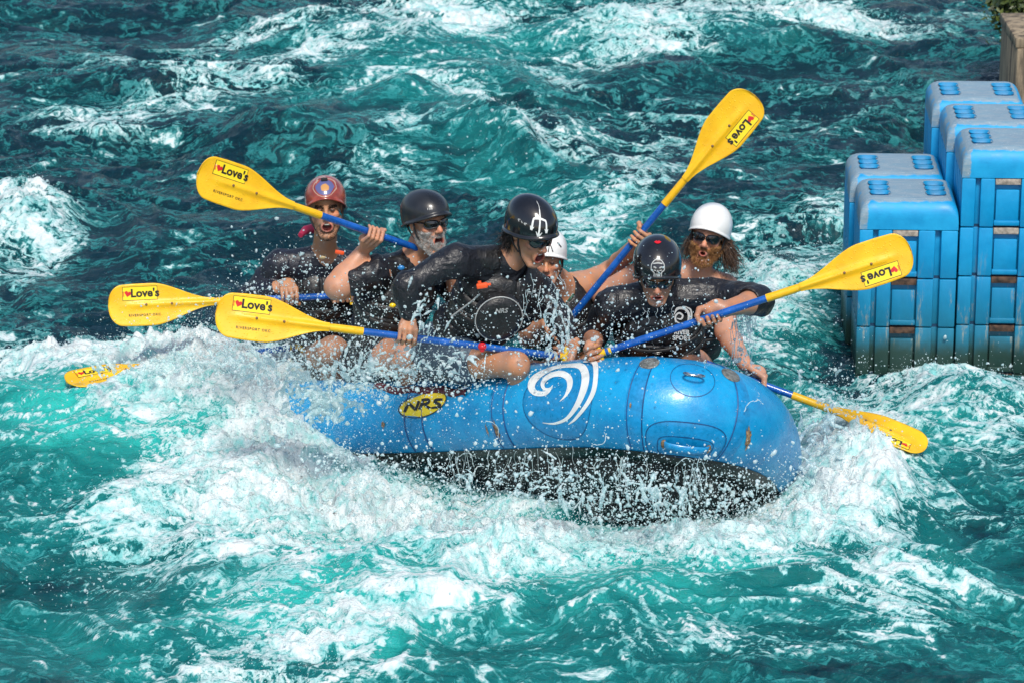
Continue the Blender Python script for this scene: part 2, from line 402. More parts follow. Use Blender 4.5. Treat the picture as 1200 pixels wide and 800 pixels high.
# carry handle with its patch
hp = ellipse_sv(802, 520, .225, .115, e=3.2); rlink(tri_fill('handle_patch', hp, .003, M_BAND)); outline('handle_patch_edge', hp, .005, .0036)
hp2 = ellipse_sv(802, 524, .16, .06, e=4); outline('handle_recess_edge', hp2, .005, .005)
s0, v0 = locate(803, 524); ss = np.linspace(-.125, .125, 18)
hv = v0 + .06
lift = .012 + .028 * np.cos(ss / .125 * math.pi / 2) ** .5
G = np.stack([tube_pt(s0 + ss * mm, np.full(18, hv + d), 0) * 0 + np.array([tube_pt(s0 + a * mm, hv + d, l + e) for a, l in zip(ss, lift)]) for d, e in ((-.085, 0), (-.07, .008), (.07, .008), (.085, 0))], 0)
rlink(link('carry_handle', grid_mesh('carry_handle', G), M_BAND, None, True))
for a in (-.13, .13):
    rlink(tri_fill('handle_anchor', np.array([[s0 + (a + .016 * math.cos(t)) * mm, hv + .09 * math.sin(t)] for t in np.linspace(0, 2 * math.pi, 16, endpoint=False)]), .014, M_RUST))
# worn-through brown scuffs beside the seams
rs = np.random.RandomState(5)
sc = []
def scuff(px, py, a, b, rot=0):
    p = ellipse_sv(px, py, a, b, rot, 40); c = p.mean(0); p = c + (p - c) * (1 + .45 * (rs.rand(40) - .5) + .25 * np.sin(np.arange(40) * .9))[:, None]
    cc = p.mean(0); G = np.stack([tube_pt(*(cc + (p - cc) * t).T, .0052) for t in (1, .5, .01)], 0); return grid_mesh('s', G, closed_v=True)
sc = [scuff(876, 512, .016, .06, 25), scuff(583, 503, .01, .042, 5), scuff(571, 503, .004, .03), scuff(449, 497, .008, .016), scuff(739, 475, .005, .012)]
for m_ in sc: rlink(link('scuff', m_, M_RUST, None, True))
# maroon strap lying along the top of the tube
st = [locate(px, py) for px, py in ((440, 452), (470, 457), (500, 456), (530, 458), (548, 459))]
G = []
stn = catmull(np.array(st), False, 8)
for d, e in ((-.10, .003), (-.06, .012), (.06, .014), (.10, .004)): G.append(tube_pt(stn[:, 0], stn[:, 1] + d + .03 * np.sin(np.arange(len(stn)) * .7), e))
rlink(link('strap', grid_mesh('strap', np.stack(G, 0)), M_MAROON, None, True))
# ---------------------------------------------------------------- channel blocks
bl = NT('block_plastic')
tc = bl.n('TexCoord').outputs['Object']; pz = bl.n('SeparateXYZ', Vector=tc).outputs[2]
n1 = bl.n('TexNoise', Vector=tc, Scale=3.0, Detail=8.0, Roughness=.7).outputs[0]
n2 = bl.n('TexNoise', Vector=bl.n('Mapping', Vector=tc, Scale=(7, 7, 1.2)), Scale=3.0, Detail=6.0, Roughness=.7).outputs[0]
n3 = bl.n('TexNoise', Vector=tc, Scale=40.0, Detail=6.0, Roughness=.7).outputs[0]
c = bl.mix(bl.ramp(n1, .3, .7), (.003, .24, .52), (.006, .35, .68))
slime = bl.ramp(bl.math('SUBTRACT', bl.math('ADD', pz, bl.math('MULTIPLY', n2, .25)), .0), .95, .15)
c = bl.mix(bl.math('MULTIPLY', slime, .9), c, (.012, .13, .17))
sc_ = bl.math('MULTIPLY', bl.ramp(n2, .57, .66), bl.ramp(bl.math('SUBTRACT', pz, bl.math('MULTIPLY', n1, .2)), .75, .2))
c = bl.mix(bl.math('MULTIPLY', sc_, .75), c, (.30, .30, .23))
c = bl.mix(bl.ramp(bl.math('ADD', pz, bl.math('MULTIPLY', n1, .2)), .36, .22), c, (.022, .055, .045))
c = bl.mix(bl.math('MULTIPLY', bl.ramp(n3, .62, .75), .25), c, (.2, .45, .6))
bl.P(Base_Color=c, Roughness=bl.ramp(n1, .3, .7, .28, .5), Normal=bl.bump(n3, .15, .003, bl.bump(n1, .2, .02)))
M_BLK = bl.m
cp = NT('block_cap_plastic')
tc = cp.n('TexCoord').outputs['Object']
nrm = cp.n('SeparateXYZ', Vector=cp.n('NewGeometry').outputs['Normal'])
n1 = cp.n('TexNoise', Vector=tc, Scale=6.0, Detail=8.0, Roughness=.7).outputs[0]
n2 = cp.n('TexNoise', Vector=cp.n('Mapping', Vector=tc, Scale=(2, 14, 14)), Scale=5.0, Detail=6.0, Roughness=.75).outputs[0]
n3 = cp.n('TexNoise', Vector=tc, Scale=110.0, Detail=4.0).outputs[0]
worn = cp.n('Attribute', attribute_name='worn').outputs['Fac']
c = cp.mix(cp.ramp(n1, .3, .7), (.003, .26, .55), (.006, .37, .70))
wf = cp.ramp(cp.math('ADD', worn, cp.math('MULTIPLY', cp.math('SUBTRACT', n1, .5), 1.9)), .35, .62)
grey = cp.mix(cp.ramp(n2, .35, .65), (.20, .25, .26), (.36, .35, .30))
grey = cp.mix(cp.ramp(n3, .64, .72), grey, (.62, .66, .66))
c = cp.mix(cp.math('MULTIPLY', wf, .74), c, grey)
cp.P(Base_Color=c, Roughness=cp.ramp(n1, .3, .7, .42, .65), Normal=cp.bump(n3, .2, .002))
M_CAP = cp.m
M_TIMBER = simple('timber_brown', (.10, .055, .035), .8, vsc=30, var=.4)
M_TIMBER_PALE = simple('timber_pale', (.42, .36, .30), .8, vsc=30, var=.25)
M_GAP = simple('block_gap', (.006, .05, .12), .6)
BW, BD, CH = .545, .55, .283
def block_stack(x, y, ztop, ncourse, label, palefrom):
    root = empty('barrier_block', (x, y, 0), math.radians(-2.5))
    tag(root, label, 'barrier block', 'blue plastic blocks stacked at the channel edge')
    zc = ztop - .165
    # cap: rounded loaf shape, front and sides curve down
    nx, nyy = 49, 41
    gx = np.linspace(-1, 1, nx); gy = np.linspace(-1, 1, nyy)
    X, Yy = np.meshgrid(gx, gy, indexing='ij')
    def prof(t, k): return np.sign(t) * (1 - (1 - abs(t)) ** k)
    R = .085
    hw, hd = BW / 2, BD / 2
    def edge(t, h):   # parameter -> position, drop: quarter round of radius R then a vertical skirt
        a = abs(t); flat = .62; rnd = .86
        pos = np.where(a < flat, (h - R) * a / flat, np.where(a < rnd, (h - R) + R * np.sin((a - flat) / (rnd - flat) * np.pi / 2), h))
        drop = np.where(a < flat, 0, np.where(a < rnd, R * (1 - np.cos((a - flat) / (rnd - flat) * np.pi / 2)), R + (.165 - R) * (a - rnd) / (1 - rnd)))
        return np.sign(t) * pos, drop
    px_, dx_ = edge(X, hw); py_, dy_ = edge(Yy, hd - .004)
    drop = np.maximum(dx_, dy_); corner = (dx_ > 0) & (dy_ > 0)
    drop = np.where(corner, np.minimum(.165, np.sqrt(dx_ ** 2 + dy_ ** 2)), drop)
    pz_ = ztop - drop
    # side dimples: three scooped hollows along each shoulder
    dim = np.zeros_like(pz_)
    for sx in (-1, 1):
        for k in (-.36, 0, .36):
            u = (px_ - sx * .155) / .052; v = (py_ - k * hd) / .052
            dim += np.clip(1 - (abs(u) ** 4 + abs(v + .0) ** 3), 0, 1) ** .5 * (.020 + .016 * np.clip(v, -1, 1))
    cap = np.stack([px_, py_, pz_ - dim], -1)
    me = grid_mesh('cap', cap)
    worn = np.clip(1 - (drop / .03), 0, 1) * (dim < .002) + .55 * ((dx_ > .005) & (X < 0))
    attr(me, 'worn', worn.ravel())
    o = link('cap', me, M_CAP, root, True)
    o['kind'] = 'thing' ; del o['kind']
    for sx in (-1, 1):      # finer dimple bodies so that they read as scooped cups
        for k in (-.36, 0, .36):
            b = MB(); n = 20
            pts = []
            for i in range(9):
                for j in range(n):
                    r = i / 8; a = 2 * math.pi * j / n; cx, sy = math.cos(a), math.sin(a)
                    e = 2 / 3.2; ux = np.sign(cx) * abs(cx) ** e * r; uy = np.sign(sy) * abs(sy) ** e * r
                    pts.append((sx * .155 + ux * .058, k * hd + uy * .047, ztop + .004 - .035 * (1 - r ** 3) * (1 + .5 * uy)))
            G = np.array(pts).reshape(9, n, 3)
            link('cup', grid_mesh('cup', G, closed_v=True), simple_cache('cup_blue', (.008, .24, .46), .45), o, True)
    z = zc
    for k in range(ncourse):
        b = MB(); h = CH - .006; zm = z - CH / 2
        b.box((0, 0, zm), (BW - .085, BD - .085, h), .012)
        fy = -BD / 2
        # front ribs: x0,x1 in fractions of the width
        for x0, x1 in ((-.5, -.36), (-.31, -.165), (.10, .27), (.33, .5)):
            b.box(((x0 + x1) / 2 * BW, fy + .02, zm), ((x1 - x0) * BW, .04, h), .008)
        b.box(((-.165 + .10) / 2 * BW, fy + .024, zm - .03), (.235 * BW, .02, h - .075), .006)
        b.box(((-.165 + .10) / 2 * BW, fy + .022, zm - h / 2 + .02), (.262 * BW, .026, .03), .006)
        for sx in (-1, 1):
            for y0, y1 in ((-.5, -.38), (-.30, -.18), (-.10, .02), (.10, .22), (.30, .5)):
                b.box((sx * (BW / 2 - .02), (y0 + y1) / 2 * BD, zm), (.04, (y1 - y0) * BD - .004, h), .008)
        b.build('block_course', M_BLK, root)
        MB().box((-.0325 * BW, fy + .022, z - .022), (.255 * BW, .03, .034), .003).build('timber_slot', M_TIMBER_PALE if k < palefrom else M_TIMBER, root)
        z -= CH
    b = MB(); b.box((0, 0, (zc - ncourse * CH + zc) / 2 - .1), (BW - .09, BD - .09, ncourse * CH + .2)); b.build('block_core', M_GAP, root)
    return root
_cache = {}
def simple_cache(n, *a, **k):
    if n not in _cache: _cache[n] = simple(n, *a, **k)
    return _cache[n]
p = U(1068, 238, 2.2); Lx, Lz = p[0], p[2] + .02
FY = 2.16 + BD / 2
block_stack(Lx, FY, Lz, 4, 'front block column of the lower blue plastic stack, nearest the raft', 1)
block_stack(Lx - .005, FY + BD + .006, Lz, 4, 'rear block column of the lower blue plastic stack, behind its front one', 1)
pr = U(1189, 178, 2.16); Rx, Rz = pr[0], pr[2] + .02
block_stack(Rx, FY - .03, Rz, 5, 'front block column of the taller blue plastic stack, cut by the right edge', 2)
block_stack(Rx - .02, FY - .03 + BD + .006, Rz, 5, 'middle block column of the taller blue plastic stack', 2)
block_stack(Rx - .04, FY - .03 + 2 * BD + .012, Rz, 5, 'rearmost block column of the taller blue stack, below the concrete wall', 2)
# ---------------------------------------------------------------- concrete wall and bush
cw = NT('old_concrete'); tc = cw.n('TexCoord').outputs['Object']
n1 = cw.n('TexNoise', Vector=cw.n('Mapping', Vector=tc, Scale=(6, 6, .7)), Scale=2.0, Detail=7.0, Roughness=.65).outputs[0]
n2 = cw.n('TexNoise', Vector=tc, Scale=14.0, Detail=8.0, Roughness=.7).outputs[0]
c = cw.mix(cw.ramp(n1, .35, .62), (.055, .045, .034), (.33, .26, .17))
c = cw.mix(cw.ramp(n2, .6, .7), c, (.16, .15, .13))
cw.P(Base_Color=c, Roughness=.9, Normal=cw.bump(n2, .6, .01))
a = U(1192, 58, 6.6)
top = a[2]; wx = a[0]
b = MB(); b.box((wx + 2.0, 7.0, top / 2 - .45), (4.0, .8, top + .9), .02)
wall = b.build('concrete_wall', cw.m, None); tag(wall, 'stained grey concrete retaining wall at the far right bank', 'wall')
b = MB(); b.box((wx + 2.0, 7.02, top + .035), (4.02, .80, .07), .012); b.build('coping', cw.m, wall)
bm = bmesh.new(); pg = [(wx + .12, 7.42), (wx + 2.2, 14.5), (40, 14.5), (40, 7.42)]
f_ = bm.faces.new([bm.verts.new((x_, y_, -1)) for x_, y_ in pg]); r_ = bmesh.ops.extrude_face_region(bm, geom=[f_]); bmesh.ops.translate(bm, vec=(0, 0, top + .95), verts=[v for v in r_['geom'] if isinstance(v, bmesh.types.BMVert)])
bmesh.ops.recalc_face_normals(bm, faces=bm.faces); me = bpy.data.meshes.new('bank'); bm.to_mesh(me); bm.free(); tag(link('bank', me, simple('bank_earth', (.10, .085, .05), .9, vsc=3, var=.3, bump=.6, bsc=12, bdist=.03)), kind='structure')
# bush: leaf sized faces through an uneven volume
lf = NT('bush_leaf'); n1 = lf.n('TexNoise', Vector=lf.n('TexCoord').outputs['Object'], Scale=9.0, Detail=3.0).outputs[0]
lf.P(Base_Color=lf.mix(lf.ramp(n1, .35, .65), (.022, .045, .010), (.10, .13, .02)), Roughness=.5)
rb = np.random.RandomState(3)
def leaves(c, R, n, size):
    ctr = np.array([c + R * (lambda d: d / np.linalg.norm(d) * (1 + .25 * rb.randn()))(rb.randn(3)) * rb.rand() ** .33 * .85 for _ in range(28)])
    P0 = ctr[rb.randint(0, 28, n)] + rb.randn(n, 3) * R * .22
    a = rb.randn(n, 3); a /= np.linalg.norm(a, axis=1)[:, None]; b_ = np.cross(a, rb.randn(n, 3)); b_ /= np.linalg.norm(b_, axis=1)[:, None]
    s = size * (.6 + .8 * rb.rand(n))[:, None]
    co = np.stack([P0 - a * s, P0 + b_ * s * .45, P0 + a * s, P0 - b_ * s * .45], 1).reshape(-1, 3)
    return set_quads('leaves', co, np.arange(4 * n).reshape(n, 4))
bushc = U(1205, 4, 8.1)
bush = empty('bush', (bushc[0], bushc[1], top)); tag(bush, 'dark green leafy bush growing on top of the concrete wall', 'bush')
me = leaves(np.array([.1, 0, bushc[2] - top]), np.array([.36, .4, .26]), 9000, .03)
link('foliage', me, lf.m, bush)
b = MB()
for k in range(9):
    a_ = 2 * math.pi * k / 9; b.tube([(0, 0, -.05), (.1 * math.cos(a_), .1 * math.sin(a_), .2), (.3 * math.cos(a_) + .05, .3 * math.sin(a_), .45)], [.02, .014, .005], 6)
b.build('stem', simple('bark', (.08, .055, .035), .9), bush)
# ---------------------------------------------------------------- water
def axis(lo, hi, d, far, g=1.12):
    a = list(np.arange(lo, hi, d)); s = d
    while a[-1] < far: s *= g; a.append(a[-1] + s)
    b = [lo]; s = d
    while b[-1] > -far: s *= g; b.append(b[-1] - s)
    return np.array(b[:0:-1] + a)
WX = axis(-3.4, 3.4, .0125, 160)
wy = [-2.9]
while wy[-1] < 12.6: wy.append(wy[-1] + .0135 + .0011 * (wy[-1] + 2.9))
st_ = wy[-1] - wy[-2]
while wy[-1] < 260: st_ *= 1.1; wy.append(wy[-1] + st_)
pre = [wy[0]]; st_ = .014
while pre[-1] > -60: st_ *= 1.15; pre.append(pre[-1] - st_)
WY = np.array(pre[:0:-1] + wy)
GX, GY = np.meshgrid(WX, WY, indexing='ij')
def blob(px, py, rx, ry, rot=0.0, s=1.0, X=None, Y=None, z=0.0, sharp=1.0):
    """soft patch centred where the photo shows it; radii in photo pixels, turned into metres on the water"""
    X = GX if X is None else X; Y = GY if Y is None else Y
    c = W(px, py, z); d1 = W(px + 1, py, z) - c; d2 = W(px, py + 1, z) - c
    J = np.array([[d1[0], d2[0]], [d1[1], d2[1]]]); Ji = np.linalg.inv(J)
    dx, dy = X - c[0], Y - c[1]; u = Ji[0, 0] * dx + Ji[0, 1] * dy; v = Ji[1, 0] * dx + Ji[1, 1] * dy
    r = math.radians(rot); a = (u * math.cos(r) + v * math.sin(r)) / rx; b = (-u * math.sin(r) + v * math.cos(r)) / ry
    return s * np.exp(-(a * a + b * b) ** sharp)
fade = np.exp(-np.maximum(0, np.maximum(abs(GX) - 9, np.maximum(GY - 40, -GY - 10))) / 12)
# warped coordinates shared by waves and foam
wx1 = fbm(GX * .55, GY * .55, 3, 5) * .9; wy1 = fbm(GX * .55 + 9, GY * .55, 3, 8) * .9
AX, AY = GX + wx1, GY + wy1
def ridged(x, y, o, seed):
    r = 0; a = 1; n = 0
    for i in range(o):
        r = r + a * (1 - 2 * abs(perlin(x, y, seed + i * 5))); n += a; a *= .52; x = x * 2.05 + 1.7; y = y * 2.05 + 4.1
    return r / n
h = .14 * fbm(AX * .33, AY * .5, 2, 1)
h += .10 * ridged(AX * .6 + .2 * AY, AY * 1.05, 2, 2) + .040 * ridged(AX * 1.6, AY * 2.5, 2, 7) + .015 * ridged(AX * 4.2, AY * 5.5, 3, 9)
chop = perlin(AX * .4, AY * .4, 21)
h += (.007 + .006 * chop) * ridged(GX * 11 + wx1 * 3, GY * 14 + wy1 * 3, 3, 13)
# set waves taken off the photo: (px, py, rx, ry, rot, height)
HB = [(560, 185, 150, 34, 14, .24), (480, 150, 60, 14, -20, .12), (600, 200, 70, 14, 26, .14), (420, 190, 80, 14, 4, .10), (760, 110, 70, 10, -6, .12), (200, 120, 120, 12, 8, .12), (120, 170, 110, 12, -6, .10), (640, 150, 70, 20, 30, .10), (330, 178, 110, 18, -12, .18), (430, 60, 150, 26, 10, .16), (880, 60, 190, 16, 2, .20), (700, 62, 90, 14, 0, .14),
      (250, 205, 160, 20, 8, -.15), (620, 225, 120, 26, 10, -.16), (30, 285, 70, 26, 0, .30), (700, 240, 120, 16, -10, .08), (900, 400, 60, 60, 20, .14),
      (120, 450, 90, 20, 0, .10), (225, 470, 60, 30, 8, .12), (40, 520, 130, 56, 0, .20), (180, 505, 150, 56, 4, .20), (285, 520, 90, 50, 0, .18), (1010, 560, 80, 60, 40, .20), (900, 650, 170, 45, -12, .10),
      (760, 620, 150, 40, 0, -.16), (560, 640, 150, 40, 0, .05), (640, 730, 190, 26, 2, .10), (330, 720, 160, 40, 10, .08), (60, 700, 130, 50, -10, -.12), (1020, 500, 60, 30, 0, -.14),
      (1130, 490, 90, 40, 10, .12), (1080, 640, 160, 40, 0, -.08), (1040, 700, 140, 24, 0, .09), (700, 680, 230, 18, -2, .06), (180, 620, 120, 40, -10, .10), (530, 592, 66, 28, 4, -.14), (330, 560, 60, 26, 10, -.05), (560, 700, 60, 14, 5, .05), (460, 690, 60, 16, -10, .06)]
for a in HB: h = h + blob(a[0], a[1], a[2], a[3], a[4], a[5])
# foam cover (photo-measured), 0..1
FB = [(200, 480, 200, 48, 2, .75), (330, 540, 130, 60, 20, .55), (450, 610, 180, 40, 8, .50), (230, 590, 120, 45, -20, .38), (150, 640, 40, 30, 0, .15), (60, 455, 80, 18, 0, .35), (200, 450, 120, 16, 0, .5), (310, 475, 80, 40, 10, .7), (480, 620, 120, 22, 6, .3), (1000, 600, 60, 40, 40, .35),
      (1000, 560, 60, 80, 30, .60), (930, 630, 110, 42, -18, .55), (760, 672, 200, 24, -3, .62), (600, 660, 120, 26, 0, .32), (340, 690, 140, 60, -10, .30), (400, 765, 160, 40, -14, .46), (250, 640, 110, 50, 0, .28),
      (520, 700, 120, 34, 10, .24), (1035, 690, 24, 18, 0, .55), (1110, 712, 90, 12, 5, .40), (1050, 745, 40, 24, 0, .26), (990, 725, 60, 10, 10, .25), (880, 770, 200, 20, 0, .16), (560, 620, 90, 40, 0, .30),
      (1140, 480, 90, 34, 10, .46), (1170, 540, 60, 30, 0, .34), (1080, 455, 50, 12, 0, .35), (1120, 620, 90, 16, 5, .2), (900, 380, 40, 60, 10, .42), (880, 310, 40, 40, 0, .25), (960, 310, 40, 60, 20, .28), (1000, 260, 30, 30, 0, .2),
      (590, 168, 60, 16, 28, .55), (360, 85, 16, 12, 0, .6), (560, 30, 60, 10, -14, .5), (760, 75, 60, 8, 0, .4), (960, 28, 60, 10, 4, .4), (640, 110, 40, 8, 20, .4), (480, 185, 50, 8, 0, .35), (545, 140, 50, 20, 10, .25), (470, 125, 60, 14, -14, .42), (420, 78, 70, 14, -10, .36), (520, 40, 80, 26, 10, .38), (330, 52, 110, 12, -10, .40), (500, 12, 90, 10, 0, .3),
      (880, 42, 150, 18, 3, .50), (720, 50, 70, 20, 8, .42), (1020, 48, 70, 14, 0, .36), (850, 12, 100, 8, 0, .4), (1150, 30, 60, 10, 0, .2), (690, 90, 60, 10, 0, .25),
      (200, 100, 120, 16, 4, .22), (240, 130, 100, 16, -8, .26), (120, 160, 90, 14, 0, .2), (60, 60, 70, 10, 0, .10), (25, 285, 46, 26, -10, .62), (40, 330, 60, 16, -30, .3), (90, 150, 80, 14, 0, .12),
      (300, 250, 50, 10, 0, .12), (700, 200, 100, 16, 16, .18), (760, 160, 130, 26, 0, .14), (650, 275, 60, 30, 0, .26), (740, 240, 60, 20, -30, .32), (1000, 130, 100, 26, 0, .12), (880, 180, 120, 30, 0, .08), (440, 215, 60, 16, 0, .2), (650, 640, 60, 18, 0, -.30), (520, 660, 46, 16, 12, -.28), (700, 615, 60, 14, 0, -.25), (830, 655, 40, 12, 0, -.15), (410, 640, 40, 16, 10, -.22), (290, 700, 50, 14, 0, -.2), (200, 470, 130, 40, 0, .35), (330, 500, 60, 50, 0, .4), (420, 590, 120, 26, 6, .2), (120, 575, 40, 14, 10, -.3), (250, 545, 40, 16, 0, -.3), (360, 730, 50, 14, -8, -.2), (60, 500, 60, 26, 0, -.35), (470, 780, 50, 12, 0, -.2), (1040, 630, 50, 16, 0, -.1)]
F = np.zeros_like(GX) + .02
for a in FB: F = F + blob(a[0], a[1], a[2] * 1.05, a[3] * 1.05, a[4], a[5])
# turquoise aeration below the surface
TB = [(520, 90, 150, 90, 0, .75), (640, 50, 120, 50, 0, .4), (560, 200, 120, 40, 20, .5), (880, 50, 200, 28, 0, .55), (400, 160, 60, 30, 0, .3), (100, 520, 190, 50, 0, 1.0), (250, 560, 200, 60, 10, .7),
      (60, 640, 150, 60, 0, .22), (450, 640, 230, 50, 0, .7), (780, 670, 260, 60, 0, .5), (650, 740, 300, 46, 0, .42), (330, 740, 200, 60, 0, .5), (1000, 540, 120, 80, 20, .6), (1140, 500, 110, 60, 0, .6),
      (910, 380, 50, 60, 10, .9), (1010, 690, 200, 40, 0, .22), (680, 330, 70, 60, 0, .6), (720, 260, 90, 40, -20, .35), (980, 330, 50, 60, 0, .3), (120, 765, 160, 40, 0, .3), (30, 300, 50, 30, 0, .3), (330, 60, 100, 20, 0, .3)]
A = np.zeros_like(GX) + .02 + .34 * sstep(2.5, -1.0, GY)
for a in TB: A = A + blob(*a)
A *= (.75 + .5 * fbm(AX * .8, AY * 1.1, 3, 31)) * (1 - .25 * sstep(2.5, 6.0, GY))
F = F * (.85 + .5 * fbm(AX * 1.3, AY * 1.7, 3, 17))
# churned lumps where the foam is thick
lump = np.clip(F - .18, 0, .6) / .6
bil = 1 - (abs(perlin(AX * 4.5, AY * 5, 41)) * .5 + abs(perlin(GX * 9 + wx1 * 4, GY * 10, 43)) * .3 + abs(perlin(GX * 19 + wx1 * 5, GY * 21, 47)) * .2) * 3.2
h += lump * (.070 * bil + .03 * fbm(AX * 2.2, AY * 2.8, 2, 51)) + lump * .014 * ridged(GX * 27 + wx1 * 6, GY * 30, 2, 53)
h *= fade
# steepen crests: sideways pull along the gradient
dzx = np.gradient(h, WX, axis=0); dzy = np.gradient(h, WY, axis=1)
curv = -(np.gradient(dzx, WX, axis=0) + np.gradient(dzy, WY, axis=1))
from_crest = sstep(2.0, 14.0, curv) * fade
F = F + from_crest * (.05 + .20 * sstep(.05, .3, F + A * .35))
me = grid_mesh('water', np.stack([GX, GY, h], -1))
attr(me, 'foam', F.ravel()); attr(me, 'aer', np.clip(A, 0, 1.2).ravel())
WH = h
wa = NT('river_water')
tc = wa.n('TexCoord').outputs['Object']
def mp(sc, rot=0.0, vec=None): return wa.n('Mapping', Vector=vec or tc, Scale=sc, Rotation=(0, 0, rot)).outputs[0]
def vadd(a, b, k):
    m = wa.n('VectorMath', operation='MULTIPLY_ADD'); wa.put(m.inputs[0], b); m.inputs[1].default_value = (k, k, k); wa.put(m.inputs[2], a); return m.outputs[0]
wn = wa.n('TexNoise', Vector=mp((1, 1, .6)), Scale=1.6, Detail=4.0, Roughness=.55).outputs['Color']
wn2 = wa.n('TexNoise', Vector=mp((1, 1, .6)), Scale=7.0, Detail=3.0, Roughness=.5).outputs['Color']
q1 = vadd(vadd(tc, wn, .9), wn2, .12)
foam = wa.attr('foam'); aer = wa.attr('aer')
def vein(vec, scale, w, det=5.0, rough=.6):
    n = wa.n('TexNoise', Vector=vec, Scale=scale, Detail=det + 2, Roughness=rough - .02).outputs[0]
    return wa.ramp(wa.math('ABSOLUTE', wa.math('SUBTRACT', n, .5)), 0.0, w, 1, 0), n
v1, r1 = vein(mp((.75, 1.5, .6), .12, q1), 2.3, .045)
v2, r2 = vein(mp((.8, 1.5, .6), -.1, q1), 6.0, .06)
v3, r3 = vein(mp((1, 1.3, 1), .2, q1), 15.0, .08)
fine = wa.n('TexNoise', Vector=tc, Scale=55.0, Detail=6.0, Roughness=.75).outputs[0]
cell = wa.n('TexVoronoi', Vector=vadd(tc, wn2, .12), Scale=26.0, feature='DISTANCE_TO_EDGE').outputs[0]
net = wa.ramp(cell, .0, .10, 1, 0)
mass = wa.math('ADD', wa.math('MULTIPLY', wa.math('SUBTRACT', r1, .5), 1.5), wa.math('MULTIPLY', wa.math('SUBTRACT', r2, .5), 1.1))
mass = wa.math('ADD', mass, wa.math('MULTIPLY', wa.math('SUBTRACT', r3, .5), .55))
mass = wa.math('ADD', mass, wa.math('MULTIPLY', wa.math('SUBTRACT', fine, .5), .28))
solid = wa.ramp(wa.math('ADD', wa.math('MULTIPLY', mass, 1.35), foam), .24, .66)
lace = wa.math('ADD', wa.math('MULTIPLY', v1, .42), wa.math('MULTIPLY', v2, .30))
lace = wa.math('ADD', lace, wa.math('MULTIPLY', v3, .16))
lace = wa.math('ADD', lace, wa.math('MULTIPLY', net, .10))
lace = wa.math('ADD', lace, wa.math('MULTIPLY', mass, .35))
lace = wa.math('MULTIPLY', wa.ramp(wa.math('ADD', lace, wa.math('MULTIPLY', foam, .9)), .33, .68), wa.ramp(fine, .30, .55, .45, 1.0))
lace = wa.math('MULTIPLY', lace, wa.ramp(foam, -.02, .30, .36, .98))
ff = wa.math('MAXIMUM', solid, lace)
aer2 = wa.math('ADD', aer, wa.math('MULTIPLY', wa.math('SUBTRACT', r1, .5), .9))
aer2 = wa.math('ADD', aer2, wa.math('MULTIPLY', wa.math('SUBTRACT', r2, .5), .5))
deep = wa.mix(wa.ramp(aer2, .0, .45), (.0014, .022, .034), (.004, .140, .142))
deep = wa.mix(wa.ramp(aer2, .4, 1.15), deep, (.025, .45, .40))
fcol = wa.mix(wa.ramp(wa.math('ADD', wa.math('ADD', wa.math('MULTIPLY', r3, .5), wa.math('MULTIPLY', r2, .7)), wa.math('MULTIPLY', foam, .12)), .50, .80), (.22, .62, .61), (.76, .83, .83))
fcol = wa.mix(wa.ramp(ff, .35, .95), (.04, .42, .42), fcol)
col = wa.mix(ff, deep, fcol)
wa.P(Base_Color=col, Roughness=wa.ramp(ff, 0, .6, .09, .55), IOR=1.33)
wa.P(Specular_IOR_Level=.33)
rp1 = wa.n('TexNoise', Vector=mp((.8, 1.4, 1), .15, vadd(tc, wn, .4)), Scale=9.0, Detail=6.0, Roughness=.62, Distortion=.6).outputs[0]
rp2 = wa.n('TexNoise', Vector=mp((.6, 1.7, 1), .12), Scale=30.0, Detail=5.0, Roughness=.65, Distortion=.5).outputs[0]
b1 = wa.bump(rp1, .7, .06); b2 = wa.bump(rp2, .55, .016, b1)
b3 = wa.bump(wa.math('MULTIPLY', ff, wa.math('ADD', wa.math('MULTIPLY', fine, 1.0), wa.math('MULTIPLY', r3, 1.2))), .4, .02, b2)
wa.P(Normal=b3)
water = link('water', me, wa.m, None, True); tag(water, kind='structure')
